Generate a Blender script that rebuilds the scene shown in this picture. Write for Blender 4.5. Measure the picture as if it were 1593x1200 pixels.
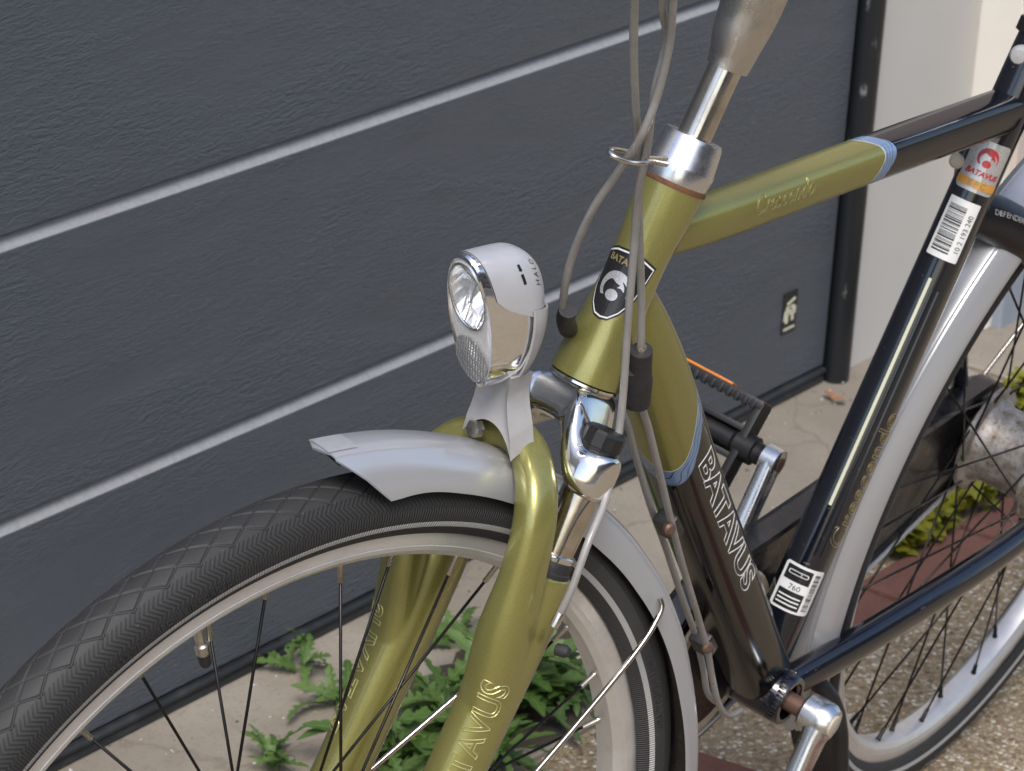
import bpy, bmesh, math, random
from math import sin, cos, pi, radians, sqrt, atan2, hypot
from mathutils import Vector, Matrix, geometry

for o in list(bpy.data.objects): bpy.data.objects.remove(o)
scene = bpy.context.scene
COL = scene.collection

# ------------------------------------------------------------------ camera
YAW, PITCH, ROLL = 0.98577, 0.40420, 0.05566
fw = Vector((sin(YAW)*cos(PITCH), cos(YAW)*cos(PITCH), -sin(PITCH)))
rt = Vector((cos(YAW), -sin(YAW), 0)); up = rt.cross(fw)
r2 = rt*cos(ROLL) + up*sin(ROLL); u2 = up*cos(ROLL) - rt*sin(ROLL)
cam_d = bpy.data.cameras.new('camera'); cam = bpy.data.objects.new('camera', cam_d); COL.objects.link(cam)
cam.matrix_world = Matrix(((r2.x, u2.x, -fw.x, -1.4368), (r2.y, u2.y, -fw.y, -1.1708), (r2.z, u2.z, -fw.z, 1.5341), (0, 0, 0, 1)))
cam_d.sensor_width = 36; cam_d.sensor_fit = 'HORIZONTAL'; cam_d.lens = 36*5026.87/1593
cam_d.clip_start = 0.05; cam_d.clip_end = 500
cam_d.dof.use_dof = True; cam_d.dof.focus_distance = 2.05; cam_d.dof.aperture_fstop = 27
scene.camera = cam

# ------------------------------------------------------------------ world, sun, exposure
SUN_AZ, SUN_EL = radians(215), radians(52)      # azimuth measured from +X towards +Y
world = bpy.data.worlds.new('World'); scene.world = world; world.use_nodes = True
wn = world.node_tree.nodes; wl = world.node_tree.links
sky = wn.new('ShaderNodeTexSky'); sky.sky_type = 'NISHITA'; sky.sun_disc = False
sky.sun_elevation = SUN_EL; sky.sun_rotation = pi/2 - SUN_AZ
sky.air_density = 1.0; sky.dust_density = 2.2; sky.ozone_density = 0.8
bg = wn['Background']; bg.inputs['Strength'].default_value = 0.12
wl.new(sky.outputs['Color'], bg.inputs['Color'])
sd = bpy.data.lights.new('sun', 'SUN'); sd.energy = 1.4; sd.angle = radians(22); sd.color = (1.0, 0.965, 0.915)
sun = bpy.data.objects.new('sun', sd); COL.objects.link(sun)
sdir = Vector((cos(SUN_AZ)*cos(SUN_EL), sin(SUN_AZ)*cos(SUN_EL), sin(SUN_EL)))
sun.rotation_euler = sdir.to_track_quat('Z', 'Y').to_euler(); sun.location = sdir*10
scene.view_settings.view_transform = 'Standard'; scene.view_settings.look = 'None'
scene.view_settings.gamma = 1.0; scene.view_settings.exposure = 0.95
scene.view_settings.use_curve_mapping = False

# ------------------------------------------------------------------ frames
HA = 1.18873; RAKE = 0.04892; WB = 1.06589; RT = 0.348; LEAN = 0.19328; STEER = -0.25856
HD = Vector((cos(HA), 0, sin(HA))); P0 = Vector((0, 0, RT)) + Vector((sin(HA), 0, -cos(HA)))*RAKE
STM = Matrix.Translation(P0) @ Matrix.Rotation(STEER, 4, HD) @ Matrix.Translation(-P0)   # steering
WYAW = -0.06142; WD = 0.6399
WALLM = Matrix.Rotation(WYAW, 4, 'Z')       # wall coordinates: x along the door, y = WD on its face
Y = Vector((0, 1, 0))
rnd = random.Random(7)

# ------------------------------------------------------------------ materials
MATS = {}
class NT:
    def __init__(s, name):
        s.m = bpy.data.materials.new(name); s.m.use_nodes = True; s.t = s.m.node_tree
        s.b = s.t.nodes['Principled BSDF']; MATS[name] = s.m
    def n(s, typ, **kw):
        n = s.t.nodes.new(typ)
        for k, v in kw.items(): setattr(n, k, v)
        return n
    def l(s, a, b): s.t.links.new(a, b)
    def set(s, **kw):
        for k, v in kw.items():
            i = s.b.inputs[k.replace('_', ' ')]
            if isinstance(v, tuple) and len(v) == 3 and i.type == 'RGBA': v = (*v, 1)
            i.default_value = v
    def coord(s, scale=(1, 1, 1), kind='Object', rot=(0, 0, 0)):
        tc = s.n('ShaderNodeTexCoord'); mp = s.n('ShaderNodeMapping'); mp.inputs['Scale'].default_value = scale
        mp.inputs['Rotation'].default_value = rot
        s.l(tc.outputs[kind], mp.inputs['Vector']); return mp.outputs['Vector']
    def noise(s, vec, scale, detail=4, rough=.55, dist=0):
        n = s.n('ShaderNodeTexNoise'); n.inputs['Scale'].default_value = scale; n.inputs['Detail'].default_value = detail
        n.inputs['Roughness'].default_value = rough; n.inputs['Distortion'].default_value = dist
        s.l(vec, n.inputs['Vector']); return n.outputs['Fac']
    def ramp(s, fac, stops):
        r = s.n('ShaderNodeValToRGB'); e = r.color_ramp.elements
        while len(e) < len(stops): e.new(.5)
        for el, (p, c) in zip(e, stops):
            el.position = p; el.color = (*c, 1) if isinstance(c, tuple) else (c, c, c, 1)
        s.l(fac, r.inputs['Fac']); return r.outputs['Color']
    def mix(s, fac, a, b, blend='MIX'):
        m = s.n('ShaderNodeMix', data_type='RGBA', blend_type=blend)
        for v, i in ((fac, m.inputs[0]), (a, m.inputs[6]), (b, m.inputs[7])):
            if isinstance(v, bpy.types.NodeSocket): s.l(v, i)
            else: i.default_value = (*v, 1) if isinstance(v, tuple) else v
        return m.outputs[2]
    def math(s, op, a, b=None, clamp=False):
        m = s.n('ShaderNodeMath', operation=op, use_clamp=clamp)
        for v, i in ((a, m.inputs[0]), (b, m.inputs[1])):
            if v is None: continue
            if isinstance(v, bpy.types.NodeSocket): s.l(v, i)
            else: i.default_value = v
        return m.outputs[0]
    def bump(s, h, strength=.3, dist=.001, normal=None):
        b = s.n('ShaderNodeBump'); b.inputs['Strength'].default_value = strength; b.inputs['Distance'].default_value = dist
        s.l(h, b.inputs['Height'])
        if normal: s.l(normal, b.inputs['Normal'])
        return b.outputs['Normal']
    def col(s, c): s.l(c, s.b.inputs['Base Color'])
    def nrm(s, n): s.l(n, s.b.inputs['Normal'])
    def rough(s, r): s.l(r, s.b.inputs['Roughness'])

def simple(name, color, rough=.5, metal=0.0, coat=0.0, var=.12, nscale=60, bump=0.0, bscale=300, dirt=None, dirt_amt=.5):
    t = NT(name); t.set(Roughness=rough, Metallic=metal, Coat_Weight=coat, Coat_Roughness=.06)
    v = t.coord(); f = t.noise(v, nscale, 5)
    c = t.mix(f, tuple(x*(1-var) for x in color), tuple(min(1, x*(1+var)) for x in color))
    if dirt:
        d = t.ramp(t.noise(v, 23, 8, .65), [(.48, 0.0), (.68, dirt_amt)])
        c = t.mix(d, c, dirt)
    t.col(c)
    t.rough(t.ramp(t.noise(v, nscale*2.3, 4), [(.3, max(0, rough*.8)), (.7, min(1, rough*1.25))]))
    if bump: t.nrm(t.bump(t.noise(v, bscale, 3), bump, .0006))
    return t

OLIVE = (.290, .272, .082); NAVY = (.004, .005, .0095); BROWNBLACK = (.0036, .0033, .0034)
def paint(name, color, metal=.6, rough=.33, dust=.05):
    t = NT(name); t.set(Metallic=metal, Roughness=rough, Coat_Weight=.8, Coat_Roughness=.09)
    v = t.coord()
    fl = t.n('ShaderNodeTexVoronoi'); fl.inputs['Scale'].default_value = 2600; t.l(v, fl.inputs['Vector'])
    flake = t.ramp(fl.outputs['Color'], [(0, .82), (1, 1.2)])
    c = t.mix(1.0, color, flake, 'MULTIPLY')
    d = t.ramp(t.noise(v, 34, 9, .7), [(.5, 0.0), (.75, dust)])
    c = t.mix(d, c, (.30, .27, .21))
    sp = t.ramp(t.noise(v, 330, 3), [(.70, 0.0), (.74, .6)])
    c = t.mix(t.math('MULTIPLY', sp, .55), c, (.30, .27, .21))
    sc_ = t.ramp(t.noise(t.coord((30, 30, 400), rot=(.3, .5, .2)), 1.0, 2), [(.74, 0.0), (.77, .35)])
    c = t.mix(sc_, c, (.40, .38, .30))
    t.col(c); t.nrm(t.bump(t.noise(v, 900, 2), .04, .0004))
    return t
paint('olive_paint', OLIVE)
paint('navy_paint', NAVY, .0, .14, .02)

def two_tone(name, u0, amp, th0, dark, dw=.011):
    """olive that changes over a blue band into a dark colour; UV = (metres along tube, turn)"""
    t = NT(name); t.set(Roughness=.3, Specular_IOR_Level=.28, Coat_Weight=.15, Coat_Roughness=.08)
    tc = t.n('ShaderNodeTexCoord'); sx = t.n('ShaderNodeSeparateXYZ'); t.l(tc.outputs['UV'], sx.inputs[0])
    ang = t.math('MULTIPLY', t.math('SUBTRACT', sx.outputs[1], th0), 2*pi)
    d = t.math('SUBTRACT', t.math('SUBTRACT', sx.outputs[0], u0), t.math('MULTIPLY', t.math('COSINE', ang), amp))
    v = t.coord()
    fl = t.n('ShaderNodeTexVoronoi'); fl.inputs['Scale'].default_value = 2600; t.l(v, fl.inputs['Vector'])
    ol = t.mix(1.0, OLIVE, t.ramp(fl.outputs['Color'], [(0, .82), (1, 1.2)]), 'MULTIPLY')
    a = t.math('GREATER_THAN', d, 0.0); b = t.math('GREATER_THAN', d, dw)
    w = t.math('GREATER_THAN', d, -.0012)
    # swirl lines inside the blue band
    wv = t.n('ShaderNodeTexWave'); wv.inputs['Scale'].default_value = 55; wv.inputs['Distortion'].default_value = 9
    wv.inputs['Detail'].default_value = 0; t.l(v, wv.inputs['Vector'])
    blue = t.mix(t.ramp(wv.outputs['Fac'], [(.02, 1.0), (.07, 0.0)]), (.17, .26, .42), (.03, .05, .10))
    c = t.mix(w, ol, (.6, .62, .5)); c = t.mix(a, c, blue); c = t.mix(b, c, dark)
    dd = t.ramp(t.noise(v, 30, 9, .7), [(.52, 0.0), (.80, .022)])
    c = t.mix(dd, c, (.26, .22, .17))
    sp = t.ramp(t.noise(v, 420, 2), [(.72, 0.0), (.76, .18)])
    c = t.mix(sp, c, (.35, .32, .26))
    t.col(c); t.l(t.math('MULTIPLY', t.math('SUBTRACT', 1.0, w), .6), t.b.inputs['Metallic'])
    t.rough(t.mix(a, (.32, .32, .32), (.13, .13, .13)))
    return t

def chrome(name, color=(.78, .77, .75), rough=.09, dirt=(.30, .24, .17), amt=.35, metal=1.0, scr=.05):
    t = NT(name); t.set(Metallic=metal, Roughness=rough); v = t.coord()
    d = t.ramp(t.noise(v, 40, 8, .68), [(.45, 0.0), (.8, amt)])
    t.col(t.mix(d, color, dirt)); t.rough(t.ramp(t.noise(v, 55, 7, .7), [(.35, rough), (.75, rough+.16)]))
    t.nrm(t.bump(t.noise(v, 260, 3), scr, .0004)); return t
chrome('chrome', amt=.18, rough=.06)
chrome('tarnished_chrome', (.62, .57, .50), .12, (.22, .17, .12), .55)
chrome('cast_aluminium', (.60, .58, .55), .24, (.25, .22, .19), .55, scr=.12)
chrome('polished_aluminium', (.74, .74, .74), .2, (.4, .38, .35), .2)
chrome('mirror', (.9, .9, .9), .03, (.6, .58, .55), .1, scr=0)
chrome('bowl', (.92, .92, .91), .24, (.7, .68, .65), .1, metal=.45, scr=0)
chrome('facet_mirror', (.93, .93, .93), .10, (.7, .68, .65), .1, metal=.75, scr=0)
chrome('rim_aluminium', (.76, .76, .76), .36, (.52, .50, .48), .5, metal=.75, scr=.1)
t = NT('dirty_hub'); t.set(Metallic=.5, Roughness=.45); v = t.coord()
c = t.mix(t.ramp(t.noise(v, 60, 9, .75), [(.42, 0.0), (.6, .9)]), (.42, .40, .375), (.19, .15, .11))
c = t.mix(t.ramp(t.noise(v, 190, 4, .6), [(.6, 0.0), (.68, .8)]), c, (.09, .065, .045)); t.col(c); t.nrm(t.bump(t.noise(v, 240, 4), .2, .001))
chrome('spoke_steel', (.62, .58, .52), .2, (.28, .24, .2), .4)
t = NT('silver_paint'); t.set(Base_Color=(.45, .46, .48), Metallic=.45, Roughness=.3, Coat_Weight=.3, Coat_Roughness=.1)
v = t.coord(); t.col(t.mix(t.noise(v, 5, 2), (.42, .43, .45), (.48, .49, .51))); t.nrm(t.bump(t.noise(t.coord((1, 1, 1)), 700, 2), .03, .0003))
simple('lamp_silver', (.50, .50, .515), .4, .35, .25, .05, 40, dirt=(.33, .32, .31), dirt_amt=.15)
simple('grey_plastic', (.36, .355, .355), .5, 0, 0, .08, 60, .08, 500, (.14, .13, .13), .3)
simple('cable_grey', (.27, .258, .245), .33, 0, .3, .12, 80, dirt=(.13, .115, .10), dirt_amt=.4)
simple('black_rubber', (.018, .018, .019), .6, 0, 0, .25, 90, .15, 600, (.05, .048, .046), .25)
simple('black_plastic', (.0085, .0085, .009), .42, 0, 0, .3, 90, .12, 700, (.045, .04, .037), .2)
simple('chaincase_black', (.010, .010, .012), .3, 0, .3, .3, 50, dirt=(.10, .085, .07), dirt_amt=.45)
simple('spoke_black', (.015, .014, .014), .3, .6, 0, .3, 90, dirt=(.06, .05, .045), dirt_amt=.5)
simple('rust', (.075, .035, .018), .8, 0, 0, .85, 420, .4, 900, (.16, .06, .02), .8)
simple('axle_steel', (.15, .09, .065), .55, .5, 0, .4, 120, dirt=(.10, .04, .02), dirt_amt=.8)
simple('black_print', (.012, .012, .013), .35, 0, .2, .1)
simple('white_print', (.72, .72, .70), .4, 0, .2, .04)
simple('gold_print', (.30, .24, .11), .35, .3, .2, .06)
simple('olive_print', (.43, .405, .17), .35, .45, .3, .05)
simple('pale_print', (.58, .58, .44), .4, 0, .1, .05)
simple('red_print', (.45, .03, .035), .35, 0, .3, .05)
simple('orange_print', (.55, .26, .04), .35, 0, .3, .08)
simple('holo_silver', (.52, .52, .51), .3, .5, .3, .12, 400)
simple('patch_silver', (.40, .41, .42), .45, .3, .2, .14, 160)
simple('amber_reflector', (.75, .22, .015), .15, 0, .8, .1)
simple('cream_plastic', (.50, .45, .36), .5, 0, 0, .12, 60, dirt=(.25, .2, .15), dirt_amt=.5)
simple('reflective_grey', (.34, .34, .335), .5, .1, 0, .12, 300)
simple('lock_black', (.009, .009, .0095), .35, 0, .1, .2, 90)
simple('saddle_black', (.014, .013, .013), .55, 0, 0, .2, 200, .3, 900)
# clear lens
t = NT('clear_lens'); t.set(Base_Color=(1, 1, 1), Roughness=.03, Metallic=1.0)
tp = t.n('ShaderNodeBsdfTransparent'); ms = t.n('ShaderNodeMixShader'); ms.inputs[0].default_value = .07
t.l(tp.outputs[0], ms.inputs[1]); t.l(t.b.outputs[0], ms.inputs[2]); t.l(ms.outputs[0], t.t.nodes['Material Output'].inputs['Surface'])
# retro reflector: small prisms
t = NT('prism_reflector'); t.set(Metallic=.75, Roughness=.16, Coat_Weight=1.0, Base_Color=(.72, .72, .70))
v = t.coord((1, 1, 1)); ck = t.n('ShaderNodeTexVoronoi'); ck.distance = 'CHEBYCHEV'; ck.inputs['Scale'].default_value = 420
ck.inputs['Randomness'].default_value = .1; t.l(v, ck.inputs['Vector']); t.nrm(t.bump(ck.outputs['Distance'], 1.0, .0012))
# tyre
def tyre_mat(name, chev=True):
    t = NT(name); t.set(Roughness=.62, Specular_IOR_Level=.4)
    tc = t.n('ShaderNodeTexCoord'); sx = t.n('ShaderNodeSeparateXYZ'); t.l(tc.outputs['UV'], sx.inputs[0])
    u, w = sx.outputs[0], sx.outputs[1]          # u metres around, w metres across from the crown
    aw = t.math('ABSOLUTE', w); v = t.coord()
    # chevrons on the shoulder
    ph = t.math('ADD', t.math('MULTIPLY', u, 2*pi/.0036), t.math('MULTIPLY', t.math('PINGPONG', t.math('ADD', aw, .002), .0075), 2*pi/.0036*.85))
    ch = t.math('GREATER_THAN', t.math('SINE', ph), .35)
    zone = t.math('MULTIPLY', t.math('GREATER_THAN', aw, .0150), t.math('LESS_THAN', aw, .0305))
    h = t.math('MULTIPLY', ch, zone)
    # fine radial ribs lower on the side wall
    rb = t.math('MULTIPLY', t.math('SINE', t.math('MULTIPLY', u, 2*pi/.0022)), t.math('MULTIPLY', t.math('GREATER_THAN', aw, .0305), .25))
    hh = t.math('SUBTRACT', rb, h)
    c = t.mix(t.noise(v, 30, 8, .7), (.019, .019, .0195), (.036, .0355, .035))
    c = t.mix(t.ramp(t.noise(v, 500, 2), [(.68, 0.0), (.74, .4)]), c, (.11, .10, .09))
    c = t.mix(t.math('MULTIPLY', h, .85), c, (.008, .008, .008))
    sw = t.math('MULTIPLY', t.math('GREATER_THAN', aw, .0400), t.math('LESS_THAN', aw, .0442))
    c = t.mix(sw, c, (.42, .42, .41))
    t.col(c); t.nrm(t.bump(hh, 1.0, .0018, t.bump(t.noise(v, 900, 3), .15, .0004)))
    return t
tyre_mat('tyre_rubber')

# --- surroundings
t = NT('door_paint'); t.set(Specular_IOR_Level=.55)
v = t.coord((60, 1, 250)); v2 = t.coord((3.2, 1, 9))
n1 = t.noise(v, 1.0, 3, .55, .9); n2 = t.noise(v, 2.7, 2, .5, .4)
patch = t.ramp(t.noise(v2, 1.0, 3, .5, .5), [(.36, .12), (.62, 1.0)])
h = t.math('MULTIPLY', t.math('ADD', n1, t.math('MULTIPLY', n2, .4)), patch)
t.nrm(t.bump(h, .6, .0036))
c = t.mix(t.noise(t.coord((6, 1, 20)), 1, 6, .6), (.062, .073, .088), (.076, .086, .100))
c = t.mix(t.ramp(t.noise(t.coord((60, 60, 90)), 1, 2), [(.74, 0.0), (.80, .35)]), c, (.20, .21, .21))
dst = t.ramp(t.noise(t.coord((14, 1, 2.2)), 1.4, 7, .7), [(.55, 0.0), (.85, .10)])
c = t.mix(dst, c, (.15, .15, .145))
t.col(c); t.rough(t.ramp(n1, [(.3, .36), (.7, .5)]))
t = NT('door_groove_skylit'); t.set(Specular_IOR_Level=.5, Roughness=.5)  # sky light on the upward chamfers, put in as a paler door colour
v = t.coord((120, 60, 60)); n1 = t.noise(v, 1.6, 5, .7)
t.col(t.mix(n1, (.19, .193, .20), (.34, .345, .35))); t.nrm(t.bump(n1, .4, .002))
simple('seal_rubber', (.016, .018, .020), .5, 0, 0, .3, 40, .15, 200, (.07, .07, .07), .35)
t = NT('post_paint'); t.set(Roughness=.3); v = t.coord()
c = t.mix(t.ramp(t.noise(t.coord((40, 40, 12)), 1.3, 6, .7), [(.62, 0.0), (.69, .8)]), (.012, .014, .017), (.30, .31, .32))
t.col(c); t.nrm(t.bump(t.noise(v, 120, 4), .2, .001))
def render_wall(name, a, b):
    t = NT(name); t.set(Roughness=.8, Specular_IOR_Level=.3); v = t.coord()
    c = t.mix(t.noise(v, 7, 8, .65), a, b)
    c = t.mix(t.ramp(t.noise(v, 70, 3), [(.74, 0.0), (.8, .3)]), c, (.18, .17, .15))
    t.col(c); t.nrm(t.bump(t.noise(v, 160, 5), .15, .001))
render_wall('beige_render', (.44, .43, .405), (.49, .48, .455))
render_wall('cream_render', (.66, .63, .57), (.74, .71, .65))
render_wall('pink_render', (.52, .43, .38), (.58, .49, .44))
render_wall('bluegrey_plinth', (.20, .235, .28), (.33, .36, .40))
# exposed aggregate
t = NT('aggregate'); t.set(Roughness=.85, Specular_IOR_Level=.25); v = t.coord()
vo = t.n('ShaderNodeTexVoronoi'); vo.inputs['Scale'].default_value = 210; t.l(v, vo.inputs['Vector'])
ve = t.n('ShaderNodeTexVoronoi'); ve.feature = 'DISTANCE_TO_EDGE'; ve.inputs['Scale'].default_value = 210; t.l(v, ve.inputs['Vector'])
hs = t.n('ShaderNodeSeparateColor'); t.l(vo.outputs['Color'], hs.inputs[0])
st = t.ramp(hs.outputs[0], [(.0, (.12, .085, .05)), (.25, (.29, .215, .125)), (.5, (.42, .34, .22)), (.75, (.24, .155, .09)), (.9, (.62, .57, .47))])
c = t.mix(t.ramp(ve.outputs['Distance'], [(.02, 0.0), (.16, 1.0)]), (.20, .165, .115), st)
c = t.mix(t.ramp(t.noise(v, 9, 6, .6), [(.45, 0.0), (.8, .35)]), c, (.22, .18, .12))
vp = t.n('ShaderNodeTexVoronoi'); vp.inputs['Scale'].default_value = 60; t.l(v, vp.inputs['Vector'])
c = t.mix(t.ramp(vp.outputs['Distance'], [(.13, .6), (.2, 0.0)]), c, (.52, .48, .40))
t.col(c); t.nrm(t.bump(ve.outputs['Distance'], .8, .004))
t = NT('concrete'); t.set(Roughness=.88, Specular_IOR_Level=.25); v = t.coord()
c = t.mix(t.noise(v, 8, 9, .68), (.20, .172, .135), (.37, .335, .28))
c = t.mix(t.ramp(t.noise(v, 260, 3, .6), [(.55, 0.0), (.70, .55)]), c, (.15, .125, .095))
c = t.mix(t.ramp(t.noise(v, 38, 4, .6), [(.66, 0.0), (.76, .35)]), c, (.44, .41, .36))
nz = t.n('ShaderNodeTexNoise'); nz.inputs['Scale'].default_value = 7; nz.inputs['Detail'].default_value = 6; t.l(v, nz.inputs['Vector'])
vm = t.n('ShaderNodeVectorMath', operation='MULTIPLY_ADD'); t.l(nz.outputs['Color'], vm.inputs[0]); vm.inputs[1].default_value = (.16, .16, .16); t.l(v, vm.inputs[2])
ce = t.n('ShaderNodeTexVoronoi'); ce.feature = 'DISTANCE_TO_EDGE'; ce.inputs['Scale'].default_value = 3.1; t.l(vm.outputs[0], ce.inputs['Vector'])
crk = t.ramp(ce.outputs['Distance'], [(.004, 1.0), (.010, 0.0)]); c = t.mix(t.math('MULTIPLY', crk, .28), c, (.075, .06, .045))
c = t.mix(t.ramp(t.noise(v, 2.6, 5, .6), [(.42, .45), (.6, 0.0)]), c, (.17, .145, .115))
t.col(c); t.nrm(t.bump(t.noise(v, 220, 6, .7), .35, .002))
t = NT('red_brick'); t.set(Roughness=.85, Specular_IOR_Level=.25); v = t.coord()
c = t.mix(t.noise(v, 28, 8, .7), (.085, .040, .032), (.215, .10, .075))
c = t.mix(t.ramp(t.noise(v, 200, 3), [(.62, 0.0), (.72, .4)]), c, (.32, .25, .2))
t.col(c); t.nrm(t.bump(t.noise(v, 150, 6, .7), .4, .002))
simple('soil', (.05, .04, .03), .95, 0, 0, .5, 90, .6, 200)
simple('pebble_white', (.6, .58, .54), .7, 0, 0, .1, 60, .2, 200)
simple('dead_leaf', (.24, .12, .055), .8, 0, 0, .4, 60, .2, 200)
simple('twig', (.20, .13, .08), .8, 0, 0, .3, 60, .2, 200)
def leaf_mat(name, a, b):
    t = NT(name); t.set(Roughness=.42, Specular_IOR_Level=.4, Subsurface_Weight=.0)
    oi = t.n('ShaderNodeObjectInfo'); v = t.coord()
    c = t.mix(oi.outputs['Random'], a, b)
    c = t.mix(t.math('MULTIPLY', t.noise(v, 90, 5, .6), .5), c, tuple(x*.55 for x in a))
    tc = t.n('ShaderNodeTexCoord'); sx = t.n('ShaderNodeSeparateXYZ'); t.l(tc.outputs['UV'], sx.inputs[0])
    rib = t.math('LESS_THAN', t.math('ABSOLUTE', t.math('SUBTRACT', sx.outputs[1], .5)), .035)
    c = t.mix(t.math('MULTIPLY', rib, .6), c, (.20, .28, .10))
    tr = t.n('ShaderNodeBsdfTranslucent'); t.l(c, tr.inputs['Color']); ms = t.n('ShaderNodeMixShader'); ms.inputs[0].default_value = .28
    t.col(c); t.nrm(t.bump(t.noise(v, 160, 4), .5, .002))
    out = t.t.nodes['Material Output']; t.l(t.b.outputs[0], ms.inputs[1]); t.l(tr.outputs[0], ms.inputs[2]); t.l(ms.outputs[0], out.inputs['Surface'])
leaf_mat('weed_leaf', (.080, .160, .034), (.150, .240, .07))
leaf_mat('lime_leaf', (.17, .19, .016), (.32, .29, .03))

# ------------------------------------------------------------------ mesh helpers
def link(name, me, parent=None, mats=(), smooth=True, M=None):
    o = bpy.data.objects.new(name, me); COL.objects.link(o)
    for m in ([mats] if isinstance(mats, str) else mats): me.materials.append(MATS[m])
    if smooth:
        for p in me.polygons: p.use_smooth = True
    if parent is not None: o.parent = parent
    if M is not None: o.matrix_local = M
    return o
def tag(o, label=None, cat=None, group=None, kind=None):
    for k, v in (('label', label), ('category', cat), ('group', group), ('kind', kind)):
        if v: o[k] = v
    return o
def empty(name, parent=None, M=None):
    o = bpy.data.objects.new(name, None); o.empty_display_size = .05; COL.objects.link(o)
    if parent is not None: o.parent = parent
    if M is not None: o.matrix_local = M
    return o
class MB:
    """collects geometry; build() links ONE mesh object"""
    def __init__(s, xf=None): s.v = []; s.f = []; s.uv = {}; s.mi = []; s.xf = xf
    def add(s, vs, fs, mi=0, uvs=None):
        b = len(s.v); s.v += [Vector(p) for p in vs]
        for i, f in enumerate(fs):
            s.f.append([b+k for k in f]); s.mi.append(mi)
            if uvs: s.uv[len(s.f)-1] = uvs[i]
        return s
    def grid(s, rings, closed=True, cap=False, mi=0, uvf=None, keep=None, loop=False):
        n = len(rings[0]); m = len(rings); vs = [p for r in rings for p in r]; fs = []; uvs = []
        for i in range(m if loop else m-1):
            i2 = (i+1) % m
            for j in range(n if closed else n-1):
                j2 = (j+1) % n
                if keep and not keep(i, j): continue
                fs.append((i*n+j, i*n+j2, i2*n+j2, i2*n+j))
                if uvf: uvs.append((uvf(i, j), uvf(i, j+1), uvf(i+1, j+1), uvf(i+1, j)))
        s.add(vs, fs, mi, uvs or None)
        if cap:
            b = len(s.v)-len(vs)
            s.f.append([b+k for k in range(n)][::-1]); s.mi.append(mi)
            s.f.append([b+(m-1)*n+k for k in range(n)]); s.mi.append(mi)
        return s
    def tube(s, pts, r, n=12, mi=0, cap=True):
        pts = [Vector(p) for p in pts]; rings = []
        t0 = (pts[1]-pts[0]).normalized(); a = t0.orthogonal().normalized()
        for i, p in enumerate(pts):
            t = (pts[min(i+1, len(pts)-1)]-pts[max(i-1, 0)]).normalized()
            a = (a - t*a.dot(t)).normalized(); b = t.cross(a)
            rr = r[i] if isinstance(r, (list, tuple)) else r
            rings.append([p + (a*cos(2*pi*k/n)+b*sin(2*pi*k/n))*rr for k in range(n)])
        return s.grid(rings, True, cap, mi)
    def lathe(s, o, d, prof, n=40, mi=0, cap=True):
        o = Vector(o); d = Vector(d).normalized(); a = d.orthogonal().normalized(); b = d.cross(a)
        return s.grid([[o+d*h+(a*cos(2*pi*k/n)+b*sin(2*pi*k/n))*r for k in range(n)] for h, r in prof], True, cap, mi)
    def box(s, c, size, M=None, bev=0.0, mi=0):
        bm = bmesh.new(); bmesh.ops.create_cube(bm, size=1)
        for v in bm.verts: v.co = Vector((v.co.x*size[0], v.co.y*size[1], v.co.z*size[2]))
        if bev: bmesh.ops.bevel(bm, geom=list(bm.edges), offset=bev, segments=2, profile=.6, affect='EDGES')
        Mx = Matrix.Translation(Vector(c)) @ (M or Matrix())
        bm.verts.ensure_lookup_table(); bm.faces.ensure_lookup_table()
        s.add([Mx @ v.co for v in bm.verts], [[v.index for v in f.verts] for f in bm.faces], mi); bm.free(); return s
    def mesh(s, name):
        me = bpy.data.meshes.new(name); vs = [s.xf @ p for p in s.v] if s.xf else s.v
        me.from_pydata([tuple(p) for p in vs], [], s.f)
        if s.uv:
            ul = me.uv_layers.new(name='UVMap')
            for pi_, p in enumerate(me.polygons):
                if pi_ in s.uv:
                    for li, uvv in zip(p.loop_indices, s.uv[pi_]): ul.data[li].uv = uvv
        me.polygons.foreach_set('material_index', s.mi); me.update(); return me
    def build(s, name, mats, parent=None, smooth=True, edge=None):
        me = s.mesh(name)
        bm = bmesh.new(); bm.from_mesh(me); bmesh.ops.recalc_face_normals(bm, faces=bm.faces); bm.to_mesh(me); bm.free()
        o = link(name, me, parent, mats, smooth)
        if smooth:
            try: me.set_sharp_from_angle(angle=radians(edge or 38))
            except Exception: pass
        return o
def catmull(pts, k=8):
    pts = [Vector(p) for p in pts]; out = []
    for i in range(len(pts)-1):
        a = pts[max(i-1, 0)]; b = pts[i]; c = pts[i+1]; d = pts[min(i+2, len(pts)-1)]
        for j in range(k):
            t = j/k; t2 = t*t; t3 = t2*t
            out.append(.5*((2*b)+(c-a)*t+(2*a-5*b+4*c-d)*t2+(3*b-a-3*c+d)*t3))
    out.append(pts[-1]); return out
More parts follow.
